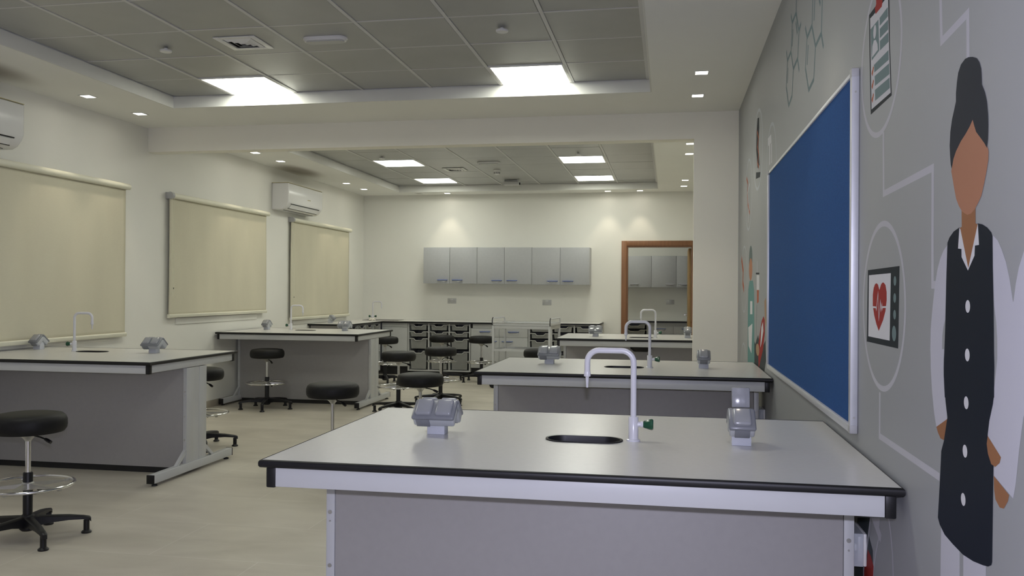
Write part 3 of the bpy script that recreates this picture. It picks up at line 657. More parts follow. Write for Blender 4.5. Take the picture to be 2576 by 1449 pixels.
def bench(loc, W, D, label, sx, sy, ya, xa):
    t = thing('lab_bench', label, 'lab bench', loc, 0, 'laboratory benches with grey tops')
    b = MB(); q = hole_slab(b, W, D, sx, sy, 0.130, 0.061, BH-0.020, BH, 'worktop', 0.004); b.build('worktop', t)
    b = MB()   # black edging, a rounded band around the slab
    prof = [(0.0, 0.0015), (-0.003, 0.0), (-0.006, -0.004), (-0.0065, -0.010), (-0.006, -0.016), (-0.003, -0.0205), (0.0, -0.0215)]
    cs = [(0.004, 0.004, -1, -1), (W-0.004, 0.004, 1, -1), (W-0.004, D-0.004, 1, 1), (0.004, D-0.004, -1, 1)]
    rings = [[b.bm.verts.new((x+sx_*-o, y+sy_*-o, BH+z)) for (x, y, sx_, sy_) in cs] for o, z in prof]
    fs = [b.bm.faces.new((r0[k], r0[(k+1) % 4], r1[(k+1) % 4], r1[k])) for r0, r1 in zip(rings, rings[1:]) for k in range(4)]
    fs += [b.bm.faces.new((rings[-1][k], rings[-1][(k+1) % 4], rings[0][(k+1) % 4], rings[0][k])) for k in range(4)]
    b._fin(fs, 'black', True); b.build('edge_trim', t)
    b = MB(); n = len(q); bm = b.bm; cx, cy = sx, sy
    L = [[bm.verts.new((cx+(x-cx)*s, cy+(y-cy)*s, z)) for x, y in q] for s, z in ((0.999, BH+0.001), (0.955, BH+0.001), (0.93, BH-0.012), (0.88, BH-0.12), (0.6, BH-0.15))]
    fs = [bm.faces.new((A[k], A[(k+1) % n], B[(k+1) % n], B[k])) for A, B in zip(L, L[1:]) for k in range(n)]+[bm.faces.new(L[-1])]
    b._fin(fs, 'black', True); o = b.build('sink_bowl', t)
    m = o.modifiers.new('thickness', 'SOLIDIFY'); m.thickness = 0.003; m.offset = 1
    # aprons with black corner caps
    i, h0, h1, th = 0.015, 0.774, 0.8305, 0.030
    for nm, a in (('apron_rail', (i+0.028, W-i-0.028, i, i+th)), ('apron_rail', (i+0.028, W-i-0.028, D-i-th, D-i))):
        b = MB(); b.box(a[0], a[1], a[2], a[3], h0, h1, 'frame', 0.002); b.build(nm, t)
    for x0 in (i+0.004, W-i-th-0.004):
        b = MB(); b.box(x0, x0+th, i+0.032, D-i-0.032, h0+0.004, h1, 'frame', 0.002); b.build('apron_rail', t)
    for x0 in (i, W-i-0.028):
        for y0 in (i, D-i-0.032):
            b = MB(); b.box(x0, x0+0.028, y0-0.002, y0+0.032, h0-0.003, h1, 'black', 0.004); b.build('corner_cap', t)
    # central service spine with end legs
    yb = ya+0.27; ym = ya+0.135; xb = W-xa
    for y0 in (ya, yb-0.018):
        b = MB(); b.box(xa+0.032, xb-0.032, y0, y0+0.018, 0.045, 0.7735, 'panel', 0.001); b.build('service_panel', t)
    b = MB(); b.box(xa+0.05, xb-0.05, ya+0.012, ya+0.02, 0.0, 0.046, 'matblack'); b.box(xa+0.05, xb-0.05, yb-0.02, yb-0.012, 0.0, 0.046, 'matblack'); b.build('plinth', t)
    for x0, sgn in ((xa, 1), (xb-0.03, -1)):
        b = MB()
        b.box(x0, x0+0.03, ya-0.002, ya+0.10, 0.07, 0.7738, 'frame', 0.002); b.box(x0, x0+0.03, yb-0.10, yb+0.002, 0.07, 0.7738, 'frame', 0.002)
        b.box(x0+0.003, x0+0.027, ya+0.10, yb-0.10, 0.07, 0.7735, 'frame')
        for z in (0.60, 0.57, 0.42, 0.25):
            b.cyl((x0+0.014, ya-0.0018, z), (x0+0.014, ya-0.005, z), 0.007 if z != 0.57 else 0.003, 'zinc', 10)
        b.build('leg', t)
        f = MB(); f.box(x0-0.012, x0+0.042, 0.075, D-0.055, 0.022, 0.080, 'frame', 0.003); fo = f.build('foot', t)
        for y0 in (0.068, D-0.056):
            c = MB(); c.box(x0-0.013, x0+0.043, y0, y0+0.009, 0.021, 0.081, 'black', 0.002); c.build('end_cap', fo)
        for y0 in (0.12, D-0.10):
            c = MB(); c.lathe([(0.006, 0.024), (0.006, 0.012), (0.018, 0.010), (0.020, 0.0)], 'black', 16, Matrix.Translation((x0+0.015, y0, 0))); c.build('glide', fo)
        for y0, y1 in ((ya-0.0015, ya-0.125), (yb+0.0015, yb+0.125)):
            c = MB(); d = (y1-y0)/abs(y1-y0)
            c.prism([(y0, 0.18), (y0, 0.145), (y1-d*0.035, 0.081), (y1, 0.081)], 'x', x0+0.004, x0+0.026, 'frame'); c.build('brace', t)
    return t
BN = [((-1.172, 2.345, 0), 1.766, 1.168, 'grey topped lab bench nearest the camera, in the right foreground', 0.895, 0.550, 'R'),
      ((-1.172, 5.174, 0), 1.766, 1.18, 'grey topped lab bench in the middle of the right row, below the notice board', 0.885, 0.54, 'R'),
      ((-1.172, 9.02, 0), 1.766, 1.15, 'grey topped lab bench farthest in the right row, beside the pillar', 0.88, 0.40, 'R'),
      ((-5.120, 5.261, 0), 1.700, 1.19, 'grey topped lab bench at the left picture edge under the first blind', 0.69, 0.79, 'L'),
      ((-5.120, 9.139, 0), 1.722, 1.22, 'grey topped lab bench in the left row under the second blind', 0.78, 0.73, 'L')]
for loc, W_, D_, lab, sx, sy, side in BN: bench(loc, W_, D_, lab, sx, sy, 0.42 if side == 'R' else 0.49, 0.036 if side == 'R' else 0.022)

# ---------------------------------------------------------------- swan-neck taps
def tap(two=False):
    t = thing('swan_neck_tap', '', 'tap', group='white swan neck laboratory taps')
    b = MB(); b.lathe([(0.023, 0.0), (0.023, 0.005), (0.0165, 0.007), (0.0165, 0.079), (0.015, 0.081)], 'tapwhite', 28)
    b.cyl((0.012, 0, 0.056), (0.031, 0, 0.056), 0.009, 'tapwhite', 18); b.lathe([(0.009, 0.0), (0.0105, 0.002), (0.0105, 0.008), (0.008, 0.010)], 'tapwhite', 18, Matrix.Translation((0.024, 0, 0.056)) @ Matrix.Rotation(pi/2, 4, 'Y'))
    if two: b.cyl((-0.012, 0, 0.056), (-0.033, 0, 0.056), 0.009, 'tapwhite', 18)
    b.build('body', t)
    for s in ((1, -1) if two else (1,)):
        b = MB(); pts = []
        q = Matrix.Translation((s*0.033, 0, 0.056)) @ Matrix.Rotation(s*pi/2, 4, 'Y')
        b.lathe([(0.010, 0.0), (0.012, 0.002), (0.0185, 0.026), (0.0185, 0.030), (0.015, 0.033)], 'knobgreen', 8, q, smooth=False); b.build('knob', t)
    b = MB(); r, hx, H, d = 0.040, -0.155, 0.300, 0.012
    pts = [(0, 0, 0.078), (0, 0, 0.16), (0, 0, H-r-0.005)]
    for k in range(0, 9): a = pi*k/16; pts.append((-r+r*cos(a), 0, H-r+r*sin(a)))
    for k in range(0, 9): a = pi/2+pi*k/16; pts.append((hx+r+r*cos(a), 0, H-r+r*sin(a)))
    pts.append((hx, 0, 0.222)); b.tube(pts, 0.0098, 'tapwhite', 16); b.build('spout', t)
    b = MB(); b.lathe([(0.0105, 0.228), (0.0115, 0.222), (0.0115, 0.212), (0.0062, 0.210), (0.0036, 0.174)], 'tapwhite', 18, Matrix.Translation((hx, 0, 0))); b.build('nozzle', t)
    return t
tp = tap(); tp.location = (-0.114, 2.910, BH); tp['label'] = 'white swan neck tap with green knob on the nearest bench'
for (x, y, rz, l) in ((-0.121, 5.72, 0, 'white swan neck tap with green knob on the middle bench of the right row'), (-0.139, 9.42, 0, 'white swan neck tap with green knob on the farthest right bench, before the doorway'),
                      (-4.603, 6.07, pi, 'white swan neck tap on the left edge bench, before the first blind'), (-4.558, 9.93, pi, 'white swan neck tap on the bench under the second blind')):
    dup(tp, (x, y, BH), rz, l)
t2 = tap(True); t2.location = (-4.87, 13.78, BH); t2.rotation_euler = (0, 0, pi); t2['label'] = 'white tap with two green knobs in the far left counter corner'; t2['group'] = 'white swan neck laboratory taps'

# ---------------------------------------------------------------- pedestal power sockets
def sock(n, two_sided=True, open_back=False):
    """n gangs wide; two sloping sockets back to back on a pedestal"""
    t = thing('pedestal_socket', '', 'power socket', group='grey pedestal power sockets on the benches')
    w = 0.150 if n == 2 else 0.086; sw = 0.031
    b = MB(); b.box(-sw, sw, -0.026, 0.026, 0, 0.062, 'alubase', 0.002); b.build('pedestal', t)
    for s in ((1, -1) if two_sided else (1,)):
        # local frame of one housing: slopes down toward -y for s=1
        q = Matrix.Rotation(0 if s == 1 else pi, 4, 'Z') @ Matrix.Translation((0, -0.0300, 0.078)) @ Matrix.Rotation(R(40), 4, 'X')
        b = MB(); b.box(-w/2+0.003, w/2-0.003, -0.042, 0.038, -0.028, 0.012, 'sockbody', 0.008, rot=q, seg=3); b.build('housing', t)
        b = MB(); b.box(-w/2, w/2, -0.045, 0.042, 0.004, 0.020, 'socklid', 0.0075, rot=q, seg=3)
        lw = 0.03; cx = -0.037 if n == 2 else 0.0
        b.box(cx-lw*0.8, cx+lw*0.8, -0.0455, -0.040, -0.026, 0.008, 'socklid', 0.0025, rot=q); lid = b.build('cover', t)
        for g in range(n):
            gx = (g-(n-1)/2)*0.070
            b = MB()
            if s == -1 and open_back:
                q2 = q @ Matrix.Translation((gx, 0.036, 0.022)) @ Matrix.Rotation(R(-118), 4, 'X')
                b.box(-0.029, 0.029, -0.066, 0.0, 0.0, 0.010, 'sockflap', 0.004, rot=q2)
            else: b.box(gx-0.029, gx+0.029, -0.033, 0.037, 0.012, 0.031, 'sockflap', 0.009, rot=q, seg=4)
            b.build('flap', lid)
    return t
sA = sock(2); sA.location = (-0.790, 2.915, BH); sA['label'] = 'double grey pedestal socket at the left of the nearest bench'
for (x, y, l) in ((-0.802, 5.87, 'double grey pedestal socket on the middle right bench'), (-0.791, 9.52, 'double grey pedestal socket on the farthest right bench'), (-3.905, 6.06, 'double grey pedestal socket at the right of the left edge bench'), (-3.849, 9.90, 'double grey pedestal socket at the right of the bench under the second blind')):
    dup(sA, (x, y, BH), 0, l)
sB = sock(1, True, True); sB.location = (0.235, 2.915, BH); sB['label'] = 'single grey pedestal socket with raised rear flap on the nearest bench'
sC = sock(1); sC.location = (0.226, 5.78, BH); sC['label'] = 'single grey pedestal socket on the middle right bench, before the pillar'
dup(sC, (0.203, 9.52, BH), 0, 'single grey pedestal socket on the farthest right bench, beside the pillar')
dup(sC, (-5.000, 6.17, BH), 0, 'single grey pedestal socket at the left of the left edge bench')
dup(sC, (-4.86, 9.90, BH), 0, 'single grey pedestal socket at the left of the bench under the second blind')
sD = sock(1, False); sD.location = (-4.97, 12.2, BH); sD.rotation_euler = (0, 0, R(75)); sD['label'] = 'single grey pedestal socket on the window counter, under the third blind'

# ---------------------------------------------------------------- stools
def stool():
    t = thing('lab_stool', '', 'stool', group='black round laboratory stools')
    rs = 0.19
    prof = [(0.02, 0.572), (rs-0.035, 0.572), (rs-0.014, 0.576), (rs-0.003, 0.592), (rs, 0.612), (rs-0.001, 0.638), (rs-0.008, 0.656), (rs-0.022, 0.668), (rs-0.06, 0.675), (0.08, 0.678), (0.01, 0.679)]
    b = MB(); b.lathe(prof, 'leather', 48); b.build('seat', t)
    b = MB(); b.lathe([(0.058, 0.5718), (0.055, 0.562), (0.030, 0.545), (0.018, 0.530), (0.0165, 0.525)], 'zinc', 24)
    b.box(-0.08, 0.08, -0.05, 0.05, 0.566, 0.572, 'zinc'); b.build('seat_mount', t)
    b = MB(); b.cyl((0, 0, 0.33), (0, 0, 0.54), 0.0135, 'chrome', 20); b.build('gas_lift', t)
    b = MB(); b.lathe([(0.0235, 0.10), (0.0245, 0.352), (0.022, 0.357), (0.014, 0.358)], 'black', 24); b.build('sleeve', t)
    b = MB(); b.tube([(0.02, -0.02, 0.558), (0.06, -0.055, 0.550), (0.085, -0.075, 0.540)], 0.0045, 'black', 8); b.tube([(0.083, -0.073, 0.541), (0.094, -0.083, 0.535), (0.112, -0.098, 0.525)], [0.0075, 0.010, 0.0095], 'black', 10); b.build('height_lever', t)
    b = MB(); b.tube([(0.225*cos(2*pi*k/56), 0.225*sin(2*pi*k/56), 0.290) for k in range(56)], 0.0085, 'chrome', 10, closed=True); b.build('foot_ring', t)
    b = MB(); b.lathe([(0.026, 0.262), (0.031, 0.268), (0.031, 0.300), (0.026, 0.306)], 'zinc', 24)
    for k in range(5):
        q = Matrix.Rotation(2*pi*k/5+0.5, 4, 'Z')
        vs = [(0.028, -0.012, 0.298), (0.028, 0.012, 0.298), (0.205, 0.007, 0.283), (0.205, -0.007, 0.283)]
        A = [b.bm.verts.new(q @ Vector(v)) for v in vs]; B = [b.bm.verts.new(q @ Vector((v[0], v[1], v[2]-(0.026 if v[0] < 0.1 else 0.007)))) for v in vs]
        b._fin([b.bm.faces.new(A), b.bm.faces.new(B[::-1])]+[b.bm.faces.new((A[i], A[(i+1) % 4], B[(i+1) % 4], B[i])) for i in range(4)], 'zinc')
        b.box(0.200, 0.222, -0.008, 0.008, 0.272, 0.286, 'zinc', 0.002, rot=q)
    b.build('ring_bracket', t)
    b = MB(); b.cyl((0.03, 0.0, 0.272), (0.055, 0.0, 0.262), 0.004, 'black', 8); b.cyl((0.048, 0, 0.268), (0.066, 0, 0.255), 0.011, 'black', 12); b.build('ring_screw', t)
    b = MB(); b.lathe([(0.030, 0.045), (0.040, 0.055), (0.042, 0.085), (0.034, 0.125), (0.026, 0.132)], 'black', 24)
    for k in range(5):
        q = Matrix.Rotation(2*pi*k/5, 4, 'Z')
        st = [(0.025, 0.024, 0.062, 0.122), (0.10, 0.022, 0.078, 0.116), (0.20, 0.0185, 0.082, 0.108), (0.27, 0.016, 0.078, 0.097), (0.300, 0.0145, 0.070, 0.090), (0.308, 0.012, 0.060, 0.082)]
        rg = [[b.bm.verts.new(q @ Vector(v)) for v in ((x, -h, z0), (x, h, z0), (x, h, z1-0.006), (x, h*0.6, z1), (x, -h*0.6, z1), (x, -h, z1-0.006))] for x, h, z0, z1 in st]
        fs = [b.bm.faces.new((A[i], A[(i+1) % 6], B[(i+1) % 6], B[i])) for A, B in zip(rg, rg[1:]) for i in range(6)]+[b.bm.faces.new(rg[0][::-1]), b.bm.faces.new(rg[-1])]
        b._fin(fs, 'black', True)
    b.build('base', t)
    for k in range(5):
        a = 2*pi*k/5; b = MB(); b.lathe([(0.026, 0.0), (0.027, 0.007), (0.020, 0.013), (0.0155, 0.016), (0.0155, 0.070)], 'black', 20, Matrix.Translation((0.285*cos(a), 0.285*sin(a), 0))); b.build('floor_glide', t)
    return t
st = stool()
ST = [(-3.39, 4.11, 36, 'black round stool in the lower left corner of the picture'), (-3.93, 6.78, 20, 'black round stool half hidden behind the left edge bench'),
      (-4.47, 9.12, -2, 'black round stool standing before the bench under the second blind'), (-2.39, 5.92, 10, 'black round stool in the aisle whose base is hidden by the nearest bench'),
      (-4.03, 11.95, 8, 'black round stool half hidden behind the bench under the second blind'), (-2.92, 9.12, 30, 'black round stool in the aisle, right beside the bench under the second blind'),
      (-2.665, 9.95, 50, 'black round stool in the aisle before the middle of the tray cabinet'), (-3.345, 12.55, 15, 'black round stool closest to the tray cabinet fronts'),
      (-2.725, 12.50, 0, 'black round stool beside the steel trolley, before the drawer cupboard'), (-1.985, 6.78, 40, 'black round stool behind the double socket of the nearest bench'),
      (-1.475, 9.95, 25, 'black round stool seat showing between trolley and middle right bench')]
for i, (x, y, a, l) in enumerate(ST):
    if i == 0: st.location = (x, y, 0); st.rotation_euler = (0, 0, R(a)); st['label'] = l
    else: c = dup(st, (x, y, 0), R(a), l)
    if i == 3:
        for ch in c.children:
            if ch.name.split('.')[0] in ('foot_ring', 'ring_bracket', 'ring_screw'): ch.location.z = -0.095
            if ch.name.split('.')[0] == 'sleeve': ch.location.z = -0.045

# ---------------------------------------------------------------- far wall furniture
def bow_handle(b, x0, x1, y, z, m='bluehandle', m2='zinc'):
    b.prism([(x0, y), (x1, y), (x1-0.006, y-0.024), (x0+0.006, y-0.024)], 'z', z+0.004, z+0.010, m)
    b.tube([(x0+0.01, y, z-0.004), (x0+0.03, y-0.02, z-0.02), ((x0+x1)/2, y-0.026, z-0.024), (x1-0.03, y-0.02, z-0.02), (x1-0.01, y, z-0.004)], 0.0035, m2, 8)
def wall_cab(x0, xm, x1, y0, y1, z0, z1, label, group, blue=True, hs=(1, -1), hw=0.18):
    t = thing('wall_cabinet', label, 'cabinet', (0, 0, 0), 0, group)
    b = MB(); b.box(x0, x1, y0+0.02, y1, z0, z1, 'cabinet'); b.build('body', t)
    for (a, c, s) in ((x0, xm, hs[0]), (xm, x1, hs[1])):
        if c-a < 0.05: continue
        b = MB(); b.box(a+0.0025, c-0.0025, y0, y0+0.018, z0+0.001, z1-0.001, 'cabinet', 0.0015); d = b.build('door', t)
        h0 = (c-0.035-hw) if s > 0 else (a+0.035)
        b = MB(); bow_handle(b, h0, h0+hw, y0, z0+0.050, 'bluehandle' if blue else 'zinc'); b.build('handle', d)
    return t
wy = 13.72
wall_cab(-3.981, -3.532, -3.076, wy, YF, 1.462, 2.055, 'grey wall cabinet with two doors, leftmost of three on the far wall', 'grey wall cabinets on the far wall')
wall_cab(-3.076, -2.624, -2.172, wy, YF, 1.458, 2.052, 'grey wall cabinet with two doors, middle one on the far wall', 'grey wall cabinets on the far wall')
wall_cab(-2.172, -1.714, -1.244, wy, YF, 1.452, 2.048, 'grey wall cabinet with two doors, nearest to the doorway', 'grey wall cabinets on the far wall')
# store room, seen through the doorway
wall_cab(-1.24, -0.74, -0.315, 16.0, 16.35, 1.43, 2.005, 'grey wall cabinet left in the room beyond the doorway', 'cabinets beyond the doorway', False, (1, -1), 0.16)
wall_cab(-0.315, 0.132, 0.585, 16.0, 16.35, 1.43, 2.005, 'grey wall cabinet right in the room beyond the doorway', 'cabinets beyond the doorway', False, (1, -1), 0.16)

def tray_mesh(w, h, d):
    """open tray seen from the front: front lip dips in the middle for the hand"""
    b = MB(); lip = min(0.030, h*0.35); tl = 0.012
    P = [(-w/2, h), (-w*0.26, h), (-w*0.17, h-lip), (w*0.17, h-lip), (w*0.26, h), (w/2, h)]
    ww = w/2-0.018
    # front skin, tapered
    top = [b.bm.verts.new((x*(ww*2/w), 0.0, z-0.006)) for x, z in P]; bot = [b.bm.verts.new((x*(ww*2/w)*0.94, 0.012, 0.004)) for x, z in P]
    fs = [b.bm.faces.new((top[i], top[i+1], bot[i+1], bot[i])) for i in range(5)]
    tb = [b.bm.verts.new((sx*ww, d, h-0.006)) for sx in (-1, 1)]; bb = [b.bm.verts.new((sx*ww*0.94, d-0.01, 0.004)) for sx in (-1, 1)]
    fs += [b.bm.faces.new((top[0], bot[0], bb[0], tb[0])), b.bm.faces.new((top[5], tb[1], bb[1], bot[5])), b.bm.faces.new((tb[0], bb[0], bb[1], tb[1])), b.bm.faces.new(bot+[bb[1], bb[0]])]
    b._fin(fs, 'tray')
    # thick rim
    pr = [(x, -0.006, z-0.004) for x, z in P]
    b.tube(pr, 0.0075, 'trayrim', 6)
    b.tube([(-w/2, -0.004, h-0.004), (-w/2, d, h-0.004)], 0.005, 'trayrim', 6); b.tube([(w/2, -0.004, h-0.004), (w/2, d, h-0.004)], 0.005, 'trayrim', 6)
    for sx in (-1, 1): b.tube([(sx*ww*0.93, 0.000, h-0.02), (sx*ww*0.90, 0.010, 0.012)], 0.003, 'trayrim', 6)
    return b
def tray_unit(loc, rz, W, n, label, rows, z0=0.066, z1=0.828, D=0.45, frm='lightcab', group='open cabinets of clear trays'):
    t = thing('tray_cabinet', label, 'tray cabinet', loc, rz, group)
    b = MB(); th = 0.020
    b.box(0, W, 0, D, z0, z0+th, frm, 0.001); b.box(0, W, 0, D, z1-th*0.6, z1, frm, 0.001); b.box(0, W, D-0.01, D, z0, z1, 'gap')
    cw = (W-th)/n
    for k in range(n+1): b.box(k*cw, k*cw+th, 0, D-0.01, z0+th, z1-th*0.6, frm, 0.001)
    for k in range(n):
        for (zb, h) in rows:
            for xx in (k*cw+th, (k+1)*cw-0.010): b.box(xx, xx+0.010, 0.004, D-0.02, zb+h-0.016, zb+h-0.008, 'trayrim')
    b.build('carcass', t)
    b = MB(); b.box(0.03, W-0.03, 0.06, D-0.02, 0, z0, 'matblack'); b.build('plinth', t)
    for (zb, h) in rows:
        proto = None
        for k in range(n):
            x = k*cw+th+(cw-th)/2
            if proto is None: proto = tray_mesh(cw-th-0.022, h, D-0.06).build('tray', t); o = proto
            else: o = proto.copy(); COL.objects.link(o); o.parent = t
            o.location = (x, 0.006, zb)
    return t
ROWS = [(0.093, 0.290), (0.418, 0.165), (0.608, 0.085), (0.712, 0.092)]
BY = 13.22
tray_unit((-4.085, BY, 0), 0, 1.022, 3, 'open cabinet of clear trays in three columns, left of the drawers', ROWS)
tray_unit((-2.140, BY, 0), 0, 1.075, 3, 'open cabinet of clear trays behind the trolley, right of the drawers', ROWS)
tray_unit((-4.53, 11.83, 0), pi/2, 1.36, 4, 'open cabinet of clear trays under the window counter', ROWS)
def cupboard(x0, x1, y0, label, dr_h, dsign, black_end=False, hs=None, sink=False):
    t = thing('base_cabinet', label, 'cabinet', (0, 0, 0), 0, 'grey base cabinets under the far counter')
    b = MB(); b.box(x0, x1, y0+0.02, YF-0.25, 0.135, 0.828, 'lightcab'); b.build('body', t)
    b = MB(); b.box(x0, x1, y0+0.06, YF-0.27, 0, 0.135, 'matblack'); b.build('plinth', t)
    b = MB(); b.box(x0+(0.03 if black_end else 0.002), x1-0.002, y0, y0+0.018, 0.762, 0.826, 'lightcab', 0.001); b.build('top_rail', t)
    if black_end:
        b = MB(); b.box(x0+0.002, x0+0.028, y0-0.002, y0+0.018, 0.758, 0.826, 'black'); b.build('end_cap', t)
    if sink:
        b = MB(); b.box(x0+0.002, x1-0.002, y0, y0+0.018, 0.137, 0.757, 'lightcab', 0.0015); b.build('door', t); return t
    b = MB(); b.box(x0+0.002, x1-0.002, y0, y0+0.018, 0.622, 0.757, 'lightcab', 0.0015); d = b.build('drawer', t)
    xm = (x0+x1)/2; b = MB(); bow_handle(b, xm-0.09, xm+0.09, y0, 0.700); b.build('handle', d)
    b = MB(); b.box(x0+0.002, x1-0.002, y0, y0+0.018, 0.137, 0.618, 'lightcab', 0.0015); d = b.build('door', t)
    h0 = x1-0.035-0.18 if dsign > 0 else x0+0.04
    b = MB(); bow_handle(b, h0, h0+0.18, y0, 0.550); b.build('handle', d)
    return t
cupboard(-4.515, -4.09, BY, 'plain grey sink cupboard in the far left corner', 0, 1, sink=True)
cupboard(-3.055, -2.603, BY, 'grey drawer and door cupboard left of the trolley', 0, 1, True)
cupboard(-2.603, -2.148, BY, 'grey drawer and door cupboard seen through the trolley frame', 0, -1)
# side base end panel beneath the window counter
b = MB(); b.box(XL+0.03, -4.56, 11.80, 11.822, 0.0, 0.828, 'panel'); tag(b.build('end_panel'), 'plain grey end panel under the near end of the window counter', 'panel')
# L-shaped worktop with black edge
t = thing('counter_top', 'long pale L shaped worktop with black edge along far wall and window', 'worktop')
b = MB(); L = [(XL+0.005, 11.75), (-4.50, 11.75), (-4.50, 13.18), (-1.045, 13.18), (-1.045, YF-0.002), (XL+0.005, YF-0.002)]
b.prism(L, 'z', BH-0.018, BH, 'worktop'); b.build('slab', t)
b = MB()
for (x0, x1, y0, y1) in ((XL+0.005, -4.50, 11.744, 11.75), (-4.50, -4.494, 11.744, 13.174), (-4.50, -1.045, 13.174, 13.18), (-1.045, -1.039, 13.174, YF-0.002)): b.box(x0, x1, y0, y1, BH-0.026, BH-0.001, 'black', 0.0015)
b.build('edge_trim', t)
b = MB(); b.box(-4.92, -4.32, 13.42, 13.75, BH-0.001, BH+0.004, 'matblack', 0.002); b.build('sink_rim', t)
b = MB(); b.box(-4.89, -4.35, 13.45, 13.72, BH+0.004, BH+0.0045, 'black'); b.build('sink_bowl', t)
# tissue beside the corner sink
b = MB(); random.seed(9); nb = bmesh.new(); bmesh.ops.create_icosphere(nb, subdivisions=3, radius=0.04)
for v_ in nb.verts:
    k = 0.72+0.5*random.random(); v_.co = Vector((v_.co.x*1.3*k, v_.co.y*k, max(-0.018, v_.co.z*0.6*k)+0.018))
b.merge(nb, 'paper'); o = b.build('crumpled_tissue'); o.location = (-4.70, 13.28, BH); tag(o, 'crumpled white tissue lying beside the corner sink', 'tissue')
# wall sockets on the far wall
def wsock():
    t = thing('wall_socket', '', 'power socket', group='double wall sockets on the far wall')
    b = MB(); b.box(-0.074, 0.074, -0.010, 0, -0.044, 0.044, 'socketplate', 0.003); b.build('plate', t)
    for s in (-1, 1):
        b = MB()
        for (dx, dz, w, h) in ((0, 0.012, 0.003, 0.008), (-0.011, -0.008, 0.006, 0.003), (0.011, -0.008, 0.006, 0.003)): b.box(s*0.036+dx-w/2, s*0.036+dx+w/2, -0.0108, -0.0098, dz-h/2, dz+h/2, 'gap')
        b.build('socket_holes', t)
        b = MB(); b.box(s*0.012-0.006, s*0.012+0.006, -0.013, -0.0098, 0.018, 0.034, 'white', 0.001); b.build('rocker_switch', t)
    return t
v = wsock(); v.location = (-3.575, YF, 1.173); v['label'] = 'double wall socket under the left wall cabinet'
dup(v, (-1.969, YF, 1.161), 0, 'double wall socket under the right wall cabinet')
dup(v, (0.026, 16.35, 1.157), 0, 'double wall socket in the room beyond the doorway')
# store room counter
t = thing('counter_top', 'pale worktop with black edge in the room beyond the doorway', 'worktop')
b = MB(); b.box(-2.2, 1.80, 15.73, 16.348, BH-0.058, BH-0.030, 'worktop'); b.build('slab', t)
b = MB(); b.box(-2.2, 1.80, 15.724, 15.73, BH-0.062, BH-0.030, 'black'); b.build('edge_trim', t)
tray_unit((-1.32, 15.80, 0), 0, 0.95, 2, 'open cabinet of dark trays beyond the doorway', [(a, h*0.97) for a, h in [(0.093, 0.28), (0.40, 0.16), (0.575, 0.085), (0.675, 0.085)]], z1=0.79, group='cabinets beyond the doorway')
for i, (x0, x1) in enumerate(((-0.365, 0.09), (0.09, 0.545))):
    t = thing('base_cabinet', 'grey base cabinet with blue handle beyond the doorway, %s one' % ('left', 'right')[i], 'cabinet', (0, 0, 0), 0, 'cabinets beyond the doorway')
    b = MB(); b.box(x0, x1, 15.82, 16.34, 0.10, 0.79, 'lightcab'); b.build('body', t)
    b = MB(); b.box(x0, x1, 15.86, 16.33, 0.0, 0.10, 'matblack'); b.build('plinth', t)
    b = MB(); b.box(x0+0.002, x1-0.002, 15.80, 15.818, 0.60, 0.725, 'lightcab', 0.001); d = b.build('drawer', t)
    b = MB(); xm = (x0+x1)/2; bow_handle(b, xm-0.09, xm+0.09, 15.80, 0.675); b.build('handle', d)
    b = MB(); b.box(x0+0.002, x1-0.002, 15.80, 15.818, 0.11, 0.595, 'lightcab', 0.001); b.build('door', t)
q = dup(lp, (-0.9, 15.0, ZC-0.013), 0, 'unseen lit panel added to brighten the room beyond the doorway')  # unseen panel, added to lift the light in the store room

# ---------------------------------------------------------------- steel trolley
t = thing('steel_trolley', 'pale steel trolley with raised end handles before the far counter', 'trolley', (-2.405, 11.70, 0), R(-7))
W_, D_ = 0.835, 0.56
for (x, y) in ((0, 0), (W_-0.03, 0), (0, D_-0.03), (W_-0.03, D_-0.03)):
    b = MB(); b.box(x, x+0.03, y, y+0.03, 0.11, 0.868, 'frame', 0.003); b.build('leg', t)
    b = MB(); b.cyl((x+0.015, y+0.003, 0.05), (x+0.015, y+0.027, 0.05), 0.05, 'black', 24); b.build('caster', t)
    b = MB(); b.box(x+0.003, x+0.027, y-0.002, y+0.032, 0.06, 0.112, 'zinc', 0.002); b.build('caster_fork', t)
b = MB(); b.box(0.03, W_-0.03, 0.004, 0.026, 0.825, 0.868, 'frame', 0.002); b.box(0.03, W_-0.03, D_-0.026, D_-0.004, 0.825, 0.868, 'frame', 0.002); b.box(0.004, 0.026, 0.03, D_-0.03, 0.825, 0.868, 'frame', 0.002); b.box(W_-0.026, W_-0.004, 0.03, D_-0.03, 0.825, 0.868, 'frame', 0.002); b.build('top_frame', t)
b = MB(); z0, z1 = 0.870, 0.905; e = 0.003
b.box(0, W_, 0, D_, z0, z0+e, 'frame'); b.box(0, W_, 0, e, z0+e, z1, 'frame'); b.box(0, W_, D_-e, D_, z0+e, z1, 'frame'); b.box(0, e, e, D_-e, z0+e, z1, 'frame'); b.box(W_-e, W_, e, D_-e, z0+e, z1, 'frame')
b.tube([(0.004, 0.0, z1), (W_-0.004, 0.0, z1), (W_-0.004, D_, z1), (0.004, D_, z1)], 0.004, 'zinc', 8, closed=True); b.build('top_tray', t)
b = MB(); z0, z1 = 0.515, 0.545
b.box(0.004, W_-0.004, 0.004, D_-0.004, z0, z0+e, 'frame'); b.box(0.03, W_-0.03, 0.002, 0.008, z0, z1, 'frame'); b.box(0.03, W_-0.03, D_-0.008, D_-0.002, z0, z1, 'frame'); b.box(0.002, 0.008, 0.03, D_-0.03, z0, z1, 'frame'); b.box(W_-0.008, W_-0.002, 0.03, D_-0.03, z0, z1, 'frame'); b.build('shelf', t)
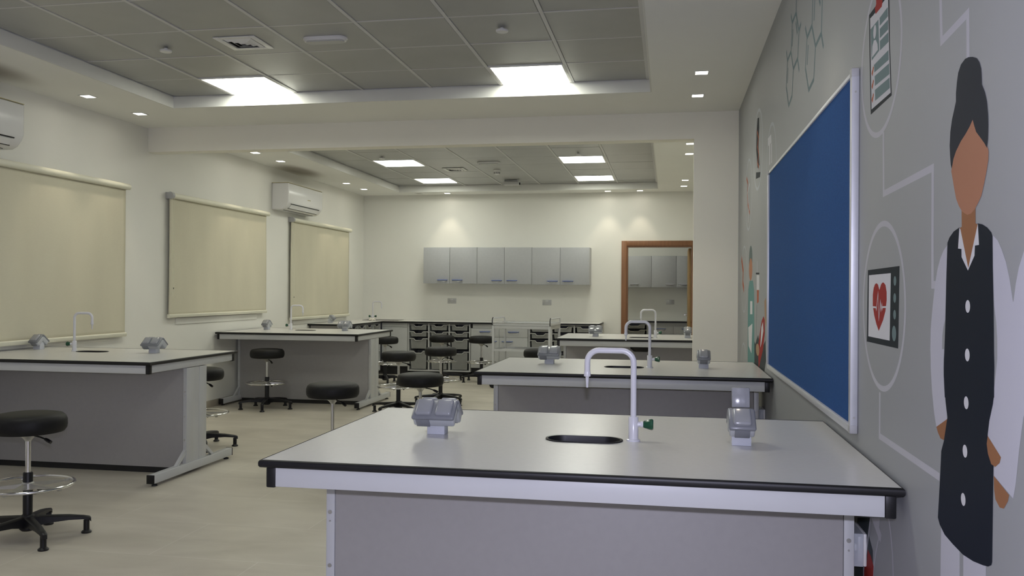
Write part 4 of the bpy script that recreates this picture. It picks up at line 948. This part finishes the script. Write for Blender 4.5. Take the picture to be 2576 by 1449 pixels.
b = MB(); z0, z1 = 0.17, 0.20
b.box(0.004, W_-0.004, 0.004, D_-0.004, z0, z0+e, 'frame'); b.box(0.03, W_-0.03, 0.002, 0.008, z0, z1, 'frame'); b.box(0.03, W_-0.03, D_-0.008, D_-0.002, z0, z1, 'frame'); b.build('shelf', t)
for x in (-0.004, W_-0.014):
    b = MB(); zt = 0.968
    b.tube([(x+0.009, 0.006, 0.872), (x+0.009, 0.006, zt-0.03), (x+0.009, 0.014, zt-0.01), (x+0.009, 0.036, zt), (x+0.009, D_-0.036, zt), (x+0.009, D_-0.014, zt-0.01), (x+0.009, D_-0.006, zt-0.03), (x+0.009, D_-0.006, 0.872)], 0.009, 'alu', 10); h = b.build('handle', t)
    b = MB(); b.tube([(x+0.009, -0.004, 0.872), (x+0.009, -0.004, zt-0.028), (x+0.009, 0.006, zt-0.004), (x+0.009, 0.03, zt+0.0095)], 0.0065, 'black', 8); b.build('handle_cover', h)
    b = MB(); b.box(x, x+0.018, 0.006, D_-0.006, 0.872, 0.905, 'frame', 0.002); b.build('end_plate', h)

# ---------------------------------------------------------------- covered socket box low on the mural wall
def lowbox(loc, label):
    t = thing('covered_socket_box', label, 'power socket', loc, 0, 'clear covered wall sockets beside the benches')
    b = MB(); b.box(-0.010, 0, 0, 0.15, 0, 0.10, 'white', 0.003); b.build('back_plate', t)
    b = MB(); b.box(-0.024, -0.010, 0.012, 0.138, 0.012, 0.088, 'socketplate', 0.004); b.build('socket_face', t)
    b = MB()
    for (y, z, w, h) in ((0.03, 0.05, 0.012, 0.02), (0.075, 0.05, 0.014, 0.006), (0.11, 0.05, 0.012, 0.02)): b.box(-0.030, -0.024, y, y+w, z-h/2, z+h/2, 'white', 0.001)
    b.build('rocker_switch', t)
    b = MB()
    for a in ((-0.038, -0.0365, 0.0, 0.15, 0, 0.10), (-0.0365, -0.0105, 0, 0.002, 0, 0.10), (-0.0365, -0.0105, 0.148, 0.15, 0, 0.10), (-0.0365, -0.0105, 0.002, 0.148, 0.098, 0.10), (-0.0365, -0.0105, 0.002, 0.148, 0, 0.002)): b.box(*a, 'clear')
    b.build('cover', t); return t
lowbox((XR, 2.79, 0.515), 'clear covered socket box low on the mural wall behind the nearest bench')
lowbox((XR, 5.62, 0.515), 'clear covered socket box low on the mural wall below the notice board')
